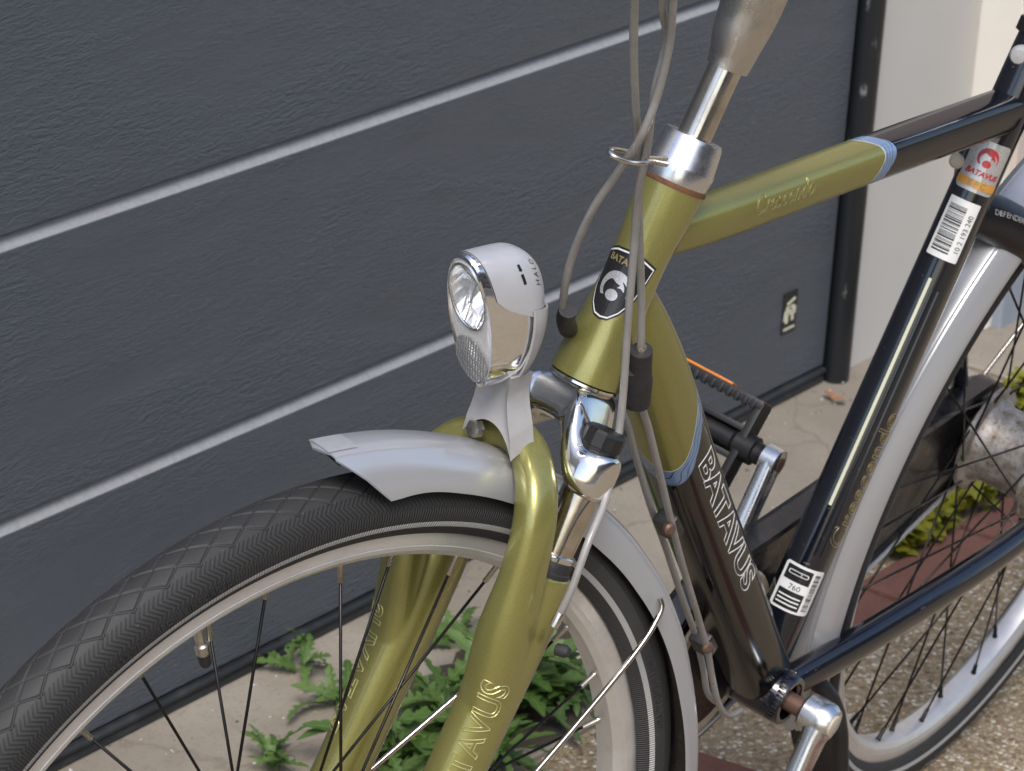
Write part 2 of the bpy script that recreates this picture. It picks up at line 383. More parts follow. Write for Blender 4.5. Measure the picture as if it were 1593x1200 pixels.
class Tube:
    """tube in the bike plane; theta 0 faces the camera side (-Y), 90 deg faces N (up for a rearward tube)"""
    def __init__(s, pts, secs, k=10, lat=(0, -1, 0)):
        ctrl = [Vector((*p, *q)[:3]) for p, q in zip(pts, secs)]
        s.c = catmull(pts, k); sec = catmull(secs, k); s.sec = sec; s.lat = Vector(lat)
        s.u = [0]
        for a, b in zip(s.c, s.c[1:]): s.u.append(s.u[-1]+(b-a).length)
    def ring(s, i, f=0.0):
        c = s.c[i]; t = (s.c[min(i+1, len(s.c)-1)]-s.c[max(i-1, 0)]).normalized(); sc = s.sec[i]
        if f and i+1 < len(s.c): c = c.lerp(s.c[i+1], f); sc = sc.lerp(s.sec[i+1], f)
        L = (s.lat - t*s.lat.dot(t)).normalized(); N = t.cross(L)
        if N.dot(Vector((-t.z, 0, t.x))) < 0: N = -N
        return c, L, N, sc
    def pt(s, c, L, N, sc, th, off=0):
        cx, sy = cos(th), sin(th); p = sc.z
        r = ((abs(cx)/sc.x)**p+(abs(sy)/sc.y)**p)**(-1/p)+off
        return c + L*(cx*r) + N*(sy*r)
    def at(s, u, th, off=0):
        i = 0
        while i < len(s.u)-2 and s.u[i+1] < u: i += 1
        f = (u-s.u[i])/max(1e-9, s.u[i+1]-s.u[i]); f = max(0, min(1, f))
        return s.pt(*s.ring(i, f), th, off)
    def mesh(s, mb, n=40, mi=0, cap=True):
        n = max(n, 64)
        rings = [[s.pt(*s.ring(i), 2*pi*j/n) for j in range(n)] for i in range(len(s.c))]
        return mb.grid(rings, True, cap, mi, uvf=lambda i, j: (s.u[min(i, len(s.u)-1)], j/n))
def text_mesh(body, size, outline=0.0, extrude=0.0, shear=0.0, space=1.0, align='LEFT', res=4, bold=0.0):
    cu = bpy.data.curves.new('text', 'FONT'); cu.body = body; cu.size = size; cu.shear = shear; cu.space_character = space
    cu.align_x = align; cu.resolution_u = res; cu.offset = bold
    if outline: cu.fill_mode = 'NONE'; cu.bevel_depth = outline; cu.bevel_resolution = 0
    elif extrude: cu.extrude = extrude
    ob = bpy.data.objects.new('text', cu); COL.objects.link(ob); dg = bpy.context.evaluated_depsgraph_get(); dg.update()
    me = ob.evaluated_get(dg).to_mesh()
    vs = [v.co.copy() for v in me.vertices]; fs = [list(p.vertices) for p in me.polygons]
    ob.evaluated_get(dg).to_mesh_clear(); bpy.data.objects.remove(ob); bpy.data.curves.remove(cu); return vs, fs
def cut(vf, step=.0016):
    vs, fs = vf; bm = bmesh.new(); bv = [bm.verts.new(p) for p in vs]
    for f in fs:
        try: bm.faces.new([bv[k] for k in f])
        except ValueError: pass
    lo_, hi_ = min(p.y for p in vs), max(p.y for p in vs); y_ = lo_+step
    while y_ < hi_:
        bmesh.ops.bisect_plane(bm, geom=list(bm.verts)+list(bm.edges)+list(bm.faces), plane_co=(0, y_, 0), plane_no=(0, 1, 0)); y_ += step
    bm.verts.ensure_lookup_table(); bm.verts.index_update()
    r_ = ([v.co.copy() for v in bm.verts], [[v.index for v in f.verts] for f in bm.faces]); bm.free(); return r_
def flat_poly(outline, step=.003):
    """filled 2-D polygon, cut into strips so that it can be bent round a tube"""
    bm = bmesh.new(); vs = [bm.verts.new((x, y, 0)) for x, y in outline]; bm.faces.new(vs)
    xs = [p[0] for p in outline]; ys = [p[1] for p in outline]
    for axis, lo, hi in ((0, min(xs), max(xs)), (1, min(ys), max(ys))):
        v = lo+step
        while v < hi:
            no = (1, 0, 0) if axis == 0 else (0, 1, 0); co = (v, 0, 0) if axis == 0 else (0, v, 0)
            bmesh.ops.bisect_plane(bm, geom=list(bm.verts)+list(bm.edges)+list(bm.faces), plane_co=co, plane_no=no); v += step
    bmesh.ops.triangulate(bm, faces=bm.faces); bm.verts.ensure_lookup_table()
    r = ([v.co.copy() for v in bm.verts], [[v.index for v in f.verts] for f in bm.faces]); bm.free(); return r
def rrect(w, h, r, n=5, cx=0, cy=0):
    out = []
    for qx, qy, a0 in ((1, 1, 0), (-1, 1, 90), (-1, -1, 180), (1, -1, 270)):
        for k in range(n+1):
            a = radians(a0+90*k/n); out.append((cx+qx*(w/2-r)+r*cos(a), cy+qy*(h/2-r)+r*sin(a)))
    return out
def ell(rx, ry, cx=0, cy=0, n=28, a0=0, a1=360): return [(cx+rx*cos(radians(a0+(a1-a0)*k/n)), cy+ry*sin(radians(a0+(a1-a0)*k/n))) for k in range(n)]
class Decal:
    """print on a tube: local x runs along the tube, local y round it (up = growing theta)"""
    def __init__(s, tube, u0, th0, rad, xf=None): s.t = tube; s.u0 = u0; s.th0 = th0; s.r = rad; s.mb = MB(xf); s.lv = 0
    def put(s, vf, mi, rot=0, ox=0, oy=0, off=None):
        vs, fs = vf
        if off is None: s.lv += 1; off = .00012*s.lv+.00025
        c, sn = cos(rot), sin(rot)
        s.mb.add([s.t.at(s.u0+ox+p.x*c-p.y*sn, s.th0+(oy+p.x*sn+p.y*c)/s.r, off+p.z) for p in vs], fs, mi); return s

# =================================================================== THE SETTING
def struct(name, mb, mat, smooth=False): return tag(mb.build(name, mat, None, smooth), kind='structure')
g = MB(); g.add([(-60, -60, -.006), (60, -60, -.006), (60, 60, -.006), (-60, 60, -.006)], [(0, 1, 2, 3)])
struct('ground', g, 'aggregate')
def wp(x, y, z=0): return WALLM @ Vector((x, y, z))
# concrete strip along the door: slabs
paving = MB()
def slab(mb, x0, x1, y0, y1, z1, j=.0, seed=0):
    r = random.Random(seed); n = 14; top = []; 
    ring = []
    for k in range(n): ring.append((x0+(x1-x0)*k/n, y0+r.uniform(-j, j)))
    for k in range(n): ring.append((x1+r.uniform(-j, j), y0+(y1-y0)*k/n))
    for k in range(n): ring.append((x1-(x1-x0)*k/n, y1+r.uniform(-j, j)))
    for k in range(n): ring.append((x0+r.uniform(-j, j), y1-(y1-y0)*k/n))
    a = [wp(x, y, -.03) for x, y in ring]; b = [wp(x, y, z1-.002) for x, y in ring]
    cx, cy = (x0+x1)/2, (y0+y1)/2
    c = [wp(x+(cx-x)*.006, y+(cy-y)*.012, z1) for x, y in ring]
    mb.grid([a, b, c], True, True)
paving_root = None
for i, (x0, x1) in enumerate(((-1.2, -.05), (-.043, 1.105), (1.112, 1.95), (1.957, 3.4))):
    m = MB(); slab(m, x0, x1, .33, .70, 0.0+.0015*(i % 2), .0025, i)
    o = m.build('concrete_slab', 'concrete', paving_root, False)
    if paving_root is None:
        paving_root = o; o.name = 'pavement'; tag(o, kind='structure')
# brick edging
bmesh_brick = None
bb = MB(); bb.box((0, 0, 0), (.196, .062, .06), bev=.004); brick_me = bb.mesh('brick'); brick_me.materials.append(MATS['red_brick'])
edging = empty('brick_edging'); tag(edging, 'weathered red brick edging laid between gravel and planting behind the bicycle', 'brick edging')
r = random.Random(3)
for row in range(1):
    for i in range(7):
        o = bpy.data.objects.new('brick', brick_me); COL.objects.link(o); o.parent = edging
        o.matrix_local = WALLM @ Matrix.Translation((1.235+.1*row+i*.203, .272+row*.069+r.uniform(-.002, .002), -.028+r.uniform(-.002, .003))) @ Matrix.Rotation(r.uniform(-.02, .02), 4, 'Z')
for row in range(2):
    for i in range(4):
        o = bpy.data.objects.new('brick', brick_me); COL.objects.link(o); o.parent = edging
        o.matrix_local = Matrix.Translation((.915-row*.068, .085-i*.203, -.027+r.uniform(-.002, .003))) @ Matrix.Rotation(pi/2+.06+r.uniform(-.02, .02), 4, 'Z')

# street and building added out of view behind the camera, darkening chrome and paint reflections
g = MB(); g.add([(-40, -9.0, -.002), (40, -9.0, -.002), (40, -3.6, -.002), (-40, -3.6, -.002)], [(0, 1, 2, 3)]); simple('asphalt', (.05, .05, .052), .9, 0, 0, .2, 30, .4, 200); struct('offscreen_road', g, 'asphalt')
simple('house_brick', (.20, .12, .085), .85, 0, 0, .3, 14, .3, 60); simple('roof_tile', (.07, .06, .055), .8, 0, 0, .3, 10); simple('window_glass', (.03, .035, .04), .08, 0, 0, .1); simple('frame_white', (.65, .64, .61), .5, 0, 0, .05)
offscreen_house = empty('offscreen_house', None, Matrix.Translation((0, -12.5, 0))); tag(offscreen_house, 'brown brick building with white window frames, added out of view for reflections', 'offscreen_house')
m = MB(); m.box((0, -2.5, 2.6), (22, 5, 5.2), bev=.02); m.build('facade', 'house_brick', offscreen_house, False)
m = MB(); m.add([(-11.3, .4, 5.1), (11.3, .4, 5.1), (11.3, -2.5, 7.9), (-11.3, -2.5, 7.9), (-11.3, -5.4, 5.1), (11.3, -5.4, 5.1)], [(0, 1, 2, 3), (3, 2, 5, 4), (0, 3, 4), (1, 5, 2), (0, 4, 5, 1)]); m.build('roof', 'roof_tile', offscreen_house, False)
for k in range(7):
    for zz in (1.5, 3.9):
        m = MB(); m.box((-9+3*k, .02, zz), (1.5, .08, 1.4), bev=.01); wf = m.build('window', 'frame_white', offscreen_house, False)
        m = MB(); m.box((-9+3*k, .062, zz), (1.32, .02, 1.22)); m.build('pane', 'window_glass', wf, False)

# garage door: panels with a chamfered lower joint
door = empty('garage_door', None, WALLM @ Matrix.Translation((0, WD, 0)))
tag(door, 'dark grey sectional garage door with embossed grain and pale horizontal grooves', 'garage door')
DX0, DX1 = -2.6, 1.778
edges = [.022, .2790, .5468, .815, 1.083, 1.352, 1.622, 1.892, 2.162]
for i in range(len(edges)-1):
    z0, z1 = edges[i], edges[i+1]; h = .0135
    prof = [(.03, z0), (.006, z0), (.0015, z0+.0012), (0, z0+.003), (0, z1-h-.001), (.0006, z1-h), (.011, z1-.0008), (.03, z1-.0008)]
    m = MB(); xs = [DX0, DX1]
    rings = [[Vector((x, y, z)) for x in xs] for y, z in prof]
    m.grid(rings, False); 
    for k in range(len(m.f)):
        if k in (5,): m.mi[k] = 1
    m.build('door_panel', ('door_paint', 'door_groove_skylit'), door, False)
m = MB(); m.grid([[Vector((x, y, z)) for x in (DX0, DX1)] for y, z in ((.03, .0215), (-.004, .0215), (-.006, .019), (-.006, .016), (-.002, .013), (-.004, .006), (-.001, .0008), (.03, .0008))], False)
m.build('bottom_seal', 'seal_rubber', door, False)
m = MB(); m.box(((DX0+DX1)/2, .045, 1.08), (DX1-DX0, .025, 2.14)); m.build('backing', 'seal_rubber', door, False)
m = MB(); m.box((1.803, .034, 1.08), (.046, .04, 2.16), bev=.002); m.build('door_jamb', 'seal_rubber', door, False)
# small emblem sticker on the door
sx, sz = (1.6890, 0.1191)
st = MB(); st.box((sx, -.0012, sz), (.0295, .0012, .052), bev=.0004)
def sticker_text(mb, body, size, x, z, mi, y=-.0021, sh=0):
    vs, fs = text_mesh(body, size, align='CENTER', shear=sh, bold=.0004); mb.add([(x+p.x, y, z+p.y) for p in vs], fs, mi)
for (dx, dz, w, h, rz) in ((-.0005, .004, .017, .0085, .0), (-.0065, -.006, .005, .014, .0), (.0055, -.005, .005, .013, .0), (-.011, -.003, .003, .013, .1), (.0100, .001, .003, .009, .1), (-.003, .0125, .009, .0035, -.25), (.005, .0150, .008, .0035, -.25), (.001, -.0015, .006, .004, 0)):
    st.box((sx+dx, -.0022, sz+dz), (w, .0006, h), Matrix.Rotation(rz, 4, 'Y'), mi=1)
st.box((sx-.001, -.0026, sz+.0055), (.0045, .0006, .0022), mi=0)
for k in range(8): st.box((sx-.0105+k*.003, -.0022, sz-.0205), (.0021, .0005, .003), mi=1)
st.build('emblem_sticker', ('black_print', 'pale_print'), door, False)
# round black post beside the door
px0 = 1.8005
post = MB(); post.lathe((0, 0, -.01), (0, 0, 1), [(0, .0165), (.02, .0172), (2.3, .0172)], 40)
po = post.build('drain_pipe', 'post_paint'); po.matrix_world = WALLM @ Matrix.Translation((px0, WD-.006, 0))
tag(po, 'scuffed black round pipe standing between garage door and beige wall', 'pipe')
# beige wall
bw = MB(); bw.box((1.951, WD+.15, 1.2), (.246, .30, 2.44), bev=.002); o = bw.build('wall', 'beige_render', None, False); o.matrix_world = WALLM
tag(o, 'flat beige grey rendered wall strip right of the black pipe', 'wall')
nw = MB(); nw.box((3.3, .583+.25, 1.2), (2.45, .50, 2.46), bev=.003); o = nw.build('neighbour_wall', 'cream_render', None, False); o.matrix_world = WALLM @ Matrix.Translation((0, 0, 0))
tag(o, 'bright cream rendered return of the neighbouring wall at the right edge', 'wall')
pl = MB(); pl.box((3.303, .583-.006, .02), (2.43, .016, .30), bev=.003); pl.build('plinth', 'bluegrey_plinth', o, False)
pk = MB(); pk.box((3.303, .583-.004, 1.30), (2.43, .010, 2.24), bev=.002); pk.build('render_coat', 'pink_render', o, False)

# =================================================================== THE BICYCLE
bike = empty('bicycle', None, Matrix.Rotation(LEAN, 4, 'X'))
tag(bike, 'olive and black city bicycle with silver mudguards leaning in front of garage door', 'bicycle')

def head(s, f=0): return P0 + HD*s     # point on the steering axis
def hz(z): return P0 + HD*((z-P0.z)/HD.z)

# ---- frame tubes
HT = Tube([hz(.7275), hz(.738), hz(.755), hz(.785), hz(.812), hz(.838), hz(.8555)],
          [(r, r, 2) for r in (.0242, .0238, .0219, .0190, .0187, .0210, .0226)], 8)
head_tube = HT.mesh(MB(), 56).build('head_tube', 'olive_paint', bike)
tt_pts = [(0.2602, -0.0000, 0.8179), (0.3060, -0.0000, 0.8135), (0.3707, -0.0000, 0.8078), (0.5000, -0.0000, 0.7976), (0.6535, -0.0000, 0.7843), (0.8072, 0.0000, 0.7700)]
TT = Tube(tt_pts, [(.0135, .0150, 2.6), (.0145, .0160, 2.8), (.0150, .0158, 3.0), (.0150, .0155, 3.2), (.0155, .0155, 3.4), (.0160, .0165, 3.4)], 10)
two_tone('toptube_paint', TT.u[30]+.030, .016, .10, NAVY, .017)
top_tube = TT.mesh(MB(), 56).build('top_tube', 'toptube_paint', bike)
dt_pts = [(0.2420, 0.0000, 0.7781), (0.2637, 0.0000, 0.7431), (0.3095, -0.0000, 0.6846), (0.3923, -0.0000, 0.5797), (0.5013, -0.0000, 0.4503), (0.6342, -0.0000, 0.2930)]
DT = Tube(dt_pts, [(.0130, .0140, 2.2), (.0190, .0220, 2.5), (.0215, .0255, 2.7), (.0225, .0262, 2.8), (.0230, .0265, 2.9), (.0240, .0255, 2.9)], 10)
two_tone('downtube_paint', DT.u[30]-.100, .042, .84, BROWNBLACK, .021)
down_tube = DT.mesh(MB(), 56).build('down_tube', 'downtube_paint', bike)
BB = Vector((.6295, 0, .2886))
seat_top = Vector((0.7925, -0.0000, 0.7878))
seat_pts = [BB, BB.lerp(seat_top, .3), BB.lerp(seat_top, .65), seat_top, seat_top+(seat_top-BB).normalized()*.045]
SE = Tube(seat_pts, [(.0185, .0200, 2.4), (.0180, .0195, 2.4), (.0175, .0190, 2.3), (.0172, .0185, 2.2), (.0170, .018, 2)], 10)
seat_tube = SE.mesh(MB(), 48).build('seat_tube', 'navy_paint', bike)
# raised ribs along the seat tube
m = MB()
for th in (1.08, .80):
    m.tube([SE.at(u, th, .0000) for u in [.122+.235*k/40 for k in range(41)]], .0012, 6)
m.build('tube_rib', 'navy_paint', seat_tube)
# bottom bracket shell
bbs = MB(); bbs.lathe(BB+Y*.036, -Y, [(0, .0205), (.002, .0218), (.070, .0218), (.072, .0205), (.072, .0165), (.060, .0165), (.060, .0)], 44, cap=False)
shell = bbs.build('bottom_bracket_shell', 'navy_paint', bike)
m = MB()
for k in range(22):
    a = radians(20+k*9); m.box(BB+Vector((cos(a)*.0222, -.029+.004*sin(k*.3), sin(a)*.0222)), (.0026, .006, .0022), Matrix.Rotation(-a+pi/2, 4, 'Y'), .0008)
m.build('weld_bead', 'navy_paint', shell)
ax = MB(); ax.lathe(BB+Y*.07, -Y, [(0, .0082), (.145, .0082)], 24); ax.build('crank_axle', 'axle_steel', bike)
# chain stays, seat stays
for s in (-1, 1):
    a = BB+Vector((.012, s*.022, .004)); e = Vector((WB-.012, s*.064, RT-.012))
    T = Tube([a, a.lerp(e, .3)+Y*s*.006, a.lerp(e, .7)+Y*s*.008, e], [(.0125, .0145, 2.2), (.0125, .0145, 2.2), (.012, .0135, 2), (.011, .0125, 2)], 10)
    T.mesh(MB(), 32).build('chain_stay', 'navy_paint', bike)
    a = Vector((seat_top.x+.012, s*.020, seat_top.z-.03)); e = Vector((WB+.004, s*.066, RT+.012))
    T = Tube([a, a.lerp(e, .2)+Y*s*.018, a.lerp(e, .6)+Y*s*.012, e], [(.0085, .0085, 2)]*4, 8)
    T.mesh(MB(), 24).build('seat_stay', 'navy_paint', bike)
    d = MB(); d.box((WB-.002, s*.066, RT), (.055, .005, .045), bev=.002)
    d.lathe((WB, s*.064, RT), (0, s, 0), [(0, .010), (.012, .010), (.012, .006), (.02, .006)], 16)
    d.build('dropout', 'spoke_steel', bike)
# silver sleeve at the end of the near chain stay
e = Vector((WB-.012, -.064, RT-.012)); a = BB+Vector((.012, -.022, .004)); dcs = (e-a).normalized()
m = MB(); m.lathe(e-dcs*.036, dcs, [(0, .0128), (.001, .0136), (.004, .0136), (.006, .0128), (.03, .0138), (.034, .013)], 28, 0); m.build('stay_end_cap', 'spoke_steel', bike)

# ---- decals on the frame
def outlined(tube, body, size, u0, th0, rad, mat, name, parent, bw=.0003, shear=.2, space=1.0, off=.0003, bold=.0, xs=1.0):
    d = Decal(tube, u0, th0, rad); vs, fs = cut(text_mesh(body, size, outline=bw, shear=shear, space=space, bold=bold))
    d.put(([Vector((p.x*xs, p.y, p.z)) for p in vs], fs), 0, off=off)
    return d.mb.build(name, mat, parent, False)
outlined(DT, 'BATAVUS', .0255, DT.u[30]-.044, -.12, .0250, 'white_print', 'lettering', down_tube, .00040, 0, .98, .0004, .0008, 2.05)
outlined(TT, 'Crescendo', .0190, TT.u[19]-.006, .06, .016, 'olive_print', 'lettering', top_tube, .00022, .15)
outlined(SE, 'Crescendo', .027, .130, -.22, .0185, 'gold_print', 'lettering', seat_tube, .0003, .15, 1.02)
d = Decal(SE, .165, 1.33, .019); d.put(flat_poly(rrect(.20, .0026, .0004, 2, .10, 0), .006), 0); d.mb.build('pale_strip', 'pale_print', seat_tube, False)
# silver emblem sticker, barcode sticker (with the same pair mirrored in the top tube paint, real ones sit on the seat tube only)
def emblem(dc, mi_fg, s, ox, oy, rot, mi_bg=None):
    def P(pts): return flat_poly([(x*s, y*s) for x, y in pts], .0022)
    c = [(cos(radians(a)), sin(radians(a))) for a in range(-25, 236, 9)]
    inner = [(.10+.80*cos(radians(a)), -.16+.70*sin(radians(a))) for a in range(228, -12, -9)]
    dc.put(P(c+inner), mi_fg, rot, ox, oy)
    dc.put(P(ell(.40, .36, .05, -.52)), mi_fg, rot, ox, oy)
    dc.put(P([(-.30, .42), (-.05, .60), (.35, .52), (.62, .18), (.70, -.1), (.45, .05), (.2, .02), (.35, .22), (.05, .28)]), mi_fg, rot, ox, oy)
def bars(dc, mi, x0, x1, y0, y1, seed, dens=34, vert=True):
    r = random.Random(seed); n = dens; w = (x1-x0)/n; k = 0
    while k < n:
        wd = r.choice((.5, .5, 1, 1.5)); 
        dc.put(flat_poly([(x0+k*w, y0), (x0+(k+wd)*w, y0), (x0+(k+wd)*w, y1), (x0+k*w, y1)], .0015), mi, off=.0006); k += wd+r.choice((.6, .6, 1, 1.4))
ust = SE.u[-1]-.045
d = Decal(SE, ust-.088, 1.15, .0182)
d.put(flat_poly(rrect(.042, .034, .004, 4, .024, 0), .003), 0)
emblem(d, 1, .0085, .0315, 0, -pi/2)
d.put(text_mesh('BATAVUS', .0062, align='CENTER', shear=.25, bold=.0002), 1, -pi/2, .0165, 0)
d.put(flat_poly(rrect(.0062, .034, .0003, 2, .0095, 0), .003), 2)
d.put(text_mesh('SPECIAL'[0:0]+'EPC', .0065, align='CENTER', space=1.5, bold=.0002), 3, -pi/2, .0075, 0)
d.mb.build('emblem_sticker', ('holo_silver', 'red_print', 'orange_print', 'gold_print'), seat_tube, False)
d = Decal(SE, ust-.144, 1.28, .0182)
d.put(flat_poly(rrect(.050, .026, .001, 2, .026, 0), .003), 0)
bars(d, 1, .006, .046, -.0035, .0105, 11, 46)
d.put(text_mesh('10 2 193 240', .0062, align='LEFT'), 1, 0, .008, -.0108)
d.mb.build('barcode_sticker', ('white_print', 'black_print'), seat_tube, False)
d = Decal(SE, .070, 1.10, .0190)
d.put(flat_poly(rrect(.040, .036, .003, 4, .02, 0), .003), 0)
d.put(flat_poly(rrect(.015, .0215, .0006, 2, .0075+.002, .0045), .003), 1)
d.put(flat_poly(rrect(.0125, .0215, .0006, 2, .0315, .0045), .003), 1)
bars(d, 1, .004, .036, -.0145, -.0085, 5, 40)
d.put(text_mesh('760', .0065, align='CENTER'), 1, -pi/2, .0185, .0035)
for k in range(3): d.put(flat_poly(rrect(.0012, .018, .0002, 1, .0055+k*.0034, .0045), .006), 0, off=.0009)
d.put(flat_poly(rrect(.0036, .0165, .0014, 3, .0325, .0045), .006), 0, off=.0009)
d.put(flat_poly(rrect(.0024, .0150, .0010, 3, .0325, .0045), .006), 1, off=.0010)
d.mb.build('frame_number_sticker', ('white_print', 'black_print'), seat_tube, False)

# head badge: shield with emblem and lettering, on the front of the head tube
hu = .052
def badge_outline(k):
    pts = []
    for x, y in ((.019, -.0205), (.0225, -.010), (.0235, 0), (.0225, .010), (.019, .0205), (.008, .0185), (-.006, .0150), (-.016, .0095), (-.0215, .0045), (-.0225, 0), (-.0215, -.0045), (-.016, -.0095), (-.006, -.0150), (.008, -.0185)):
        pts.append((x*k, y*k))
    return pts
d = Decal(HT, hu+.013, pi/2-.06, .0192)
d.put(flat_poly(badge_outline(1.06), .0025), 0); d.put(flat_poly(badge_outline(1.0), .0025), 1); d.put(flat_poly(badge_outline(.95), .0025), 0)
emblem(d, 2, .0105, -.001, 0, -pi/2)
d.put(text_mesh('BATAVUS', .0062, align='CENTER', bold=.0002), 3, -pi/2, .0145, 0)
d.mb.build('head_badge', ('black_print', 'white_print', 'holo_silver', 'gold_print'), head_tube, False)

# ---- headset, stem (turn with the fork)
m = MB(); z0 = (hz(.8555)-P0).length
m.lathe(P0, HD, [(z0-.0005, .0229), (z0+.0012, .0230), (z0+.003, .0222)], 48, 1)
m.lathe(P0, HD, [(z0+.003, .0218), (z0+.013, .0232), (z0+.0145, .0226), (z0+.031, .0205), (z0+.034, .0192), (z0+.034, .0115)], 56, 0, cap=False)
headset = m.build('headset', ('polished_aluminium', 'rust'), bike)
m = MB(); zb = (hz(.7275)-P0).length
m.lathe(P0, HD, [(zb-.0035, .0225), (zb-.003, .0238), (zb-.0012, .0238), (zb-.0006, .0225)], 56); m.build('bearing_ring', 'chrome', headset)
m = MB(); m.lathe(P0, HD, [(z0+.02, .0112), (z0+.092, .0112)], 32); m.build('stem_quill', 'tarnished_chrome', bike)
stem_pts = [(0.2894, 0.0000, 0.9309), (0.2922, -0.0000, 0.9403), (0.2948, 0.0000, 0.9551), (0.3007, -0.0000, 0.9764), (0.3024, -0.0000, 1.0029), (0.2838, -0.0000, 1.0333)]
SM = Tube(stem_pts, [(.0138, .0138, 2), (.0150, .0150, 2.2), (.0175, .0175, 2.3), (.0195, .0205, 2.3), (.020, .022, 2.2), (.016, .016, 2)], 10)
stem = SM.mesh(MB(), 44).build('stem', 'cast_aluminium', bike)
hb = SM.c[-1]; R_ = Matrix.Rotation(STEER, 4, HD)
m = MB(); path = [(.10, -.30, .03), (.05, -.27, .04), (-.02, -.18, .035), (-.03, -.06, 0), (-.03, 0, 0), (-.03, .06, 0), (-.02, .18, .035), (.05, .27, .04), (.10, .30, .03)]
m.tube([hb + R_ @ Vector(p) for p in catmull(path, 8)], .0125, 20); m.build('handlebar', 'polished_aluminium', bike)
for s in (-1, 1):
    m = MB(); m.tube([hb + R_ @ Vector((x, s*y, z)) for x, y, z in ((.10, .300, .03), (.16, .325, .02), (.21, .34, .008))], .017, 18)
    m.build('grip', 'black_rubber', bike)
# wire loop that gathers the cables
def ringpath(c, a, b, n=24, a0=0, a1=360): return [Vector(c)+Vector(a)*cos(radians(a0+(a1-a0)*k/n))+Vector(b)*sin(radians(a0+(a1-a0)*k/n)) for k in range(n+1)]
p1 = Vector((0.1972, -0.0220, 0.8965)); p2 = Vector((0.1992, -0.0200, 0.8991)); q1 = Vector((0.1068, -0.0300, 0.9351)); q2 = Vector((0.1142, -0.0500, 0.9332)); q0 = Vector((0.1386, -0.0240, 0.9224))
m = MB(); m.tube(catmull([p2, (0.1715, -0.0220, 0.9081), q0, q1, (0.0997, -0.0360, 0.9359), (0.1062, -0.0440, 0.9335), q2, (0.1278, -0.0460, 0.9289), p1], 8), .0017, 10); m.build('cable_loop', 'spoke_steel', headset)

# ---- fork (front coordinates are turned by STM)
OFF = .0124
def fk(z, y, fwd=0):   # point on the stanchion line at height z
    p = hz(z); return Vector((p.x-OFF*sin(HA)-fwd, y, z))
fork = empty('suspension_fork', bike)
SY = .045
for s in (-1, 1):
    m = MB(STM); a = fk(.60, s*SY); b = fk(.70, s*SY); m.lathe(a, b-a, [(0, .0132), ((b-a).length, .0132)], 32); m.build('stanchion', 'tarnished_chrome', fork)
    m = MB(STM); dd = (b-a).normalized(); c = fk(.626, s*SY)
    m.lathe(c, dd, [(-.012, .0165), (-.004, .0165), (-.003, .0155), (.003, .0155), (.004, .0148)], 32, 1); m.lathe(c, dd, [(.004, .0150), (.0045, .0153), (.0075, .0150), (.0085, .0134)], 32, 0); m.build('dust_seal', ('chrome', 'black_rubber'), fork)
# crown: arms from the steerer to the two clamps
crown = MB(STM); NF = Vector((-sin(HA), 0, cos(HA)))      # NF: forward, square to the steering axis
zc0 = (hz(.7275)-P0).length
half_ = [(0, -.0015, -.0330, .0236, .000), (.008, -.0016, -.0335, .0235, .0005), (.016, -.0020, -.0365, .0232, .002), (.023, -.0055, -.0430, .0228, .0055), (.030, -.0150, -.0510, .0216, .0090), (.037, -.0260, -.0590, .0202, .0115), (.044, -.0315, -.0645, .0192, .0124), (.051, -.0320, -.0650, .0176, .0126), (.0575, -.0324, -.0646, .0142, .0126), (.0615, -.0332, -.0636, .0098, .0126), (.0635, -.0348, -.0620, .0056, .0126), (.0641, -.0370, -.0600, .0018, .0126)]
sides = [(-a, b, c, d, e) for a, b, c, d, e in half_[:0:-1]] + half_
A_ = catmull([(a, b, c) for a, b, c, d, e in sides], 6); B_ = catmull([(d, e, 0) for a, b, c, d, e in sides], 6); rings = []
for pa, pb_ in zip(A_, B_):
    mid = (pa.y+pa.z)/2; hh = (pa.y-pa.z)/2; ring = []
    for k in range(48):
        a = 2*pi*k/48; pw = 3.0; cx, sy = cos(a), sin(a); rr = (abs(cx/max(.0005, pb_.x))**pw+abs(sy/hh)**pw)**(-1/pw)
        ring.append(P0 + HD*(zc0+mid+sy*rr) + NF*(pb_.y+cx*rr) + Y*pa.x)
    rings.append(ring)
crown.grid(rings, True, True)
co = crown.build('fork_crown', 'chrome', fork, edge=70)
for s in (-1, 1):
    m = MB(STM); a = P0+HD*(zc0-.0318)+NF*OFF+Y*(s*SY); dv = HD
    m.lathe(a, dv, [(-.003, .0130), (.001, .0132), (.0015, .0142), (.0105, .0138), (.0125, .0122), (.0128, 0)], 12, cap=False); m.build('preload_cap', 'black_plastic', fork, edge=20)
# lower legs with brace
low = MB(STM)
LEG = {}
for s in (-1, 1):
    pts = [Vector((.022, s*.047, .352)), fk(.42, s*SY, .000), fk(.50, s*SY, -.002), fk(.56, s*SY, -.002), fk(.60, s*SY, -.001), fk(.620, s*SY, .000)]
    T = Tube(pts, [(.0150, .0170, 2.2), (.0165, .0190, 2.2), (.0178, .0205, 2.2), (.0190, .0215, 2.2), (.0192, .0215, 2.1), (.0178, .0185, 2)], 10)
    LEG[s] = T; T.mesh(low, 40)
AR = [(.086, -.0455, .440), (.1045, -.0455, .490), (.1150, -.047, .541), (.1190, -.0495, .587), (.1235, -.0515, .622), (.1275, -.0505, .649), (.1315, -.0465, .669), (.1380, -.036, .684), (.146, -.018, .6945), (.149, 0, .698)]
arc = [Vector(p) for p in AR] + [Vector((p[0], -p[1], p[2])) for p in AR[-2::-1]]
aw = [(.0090, .0100), (.0140, .0155), (.0166, .0180), (.0160, .0185), (.0130, .0160), (.0122, .0142), (.0122, .0135), (.0118, .0130), (.0110, .0125), (.0108, .0122)]; aw = aw + aw[-2::-1]
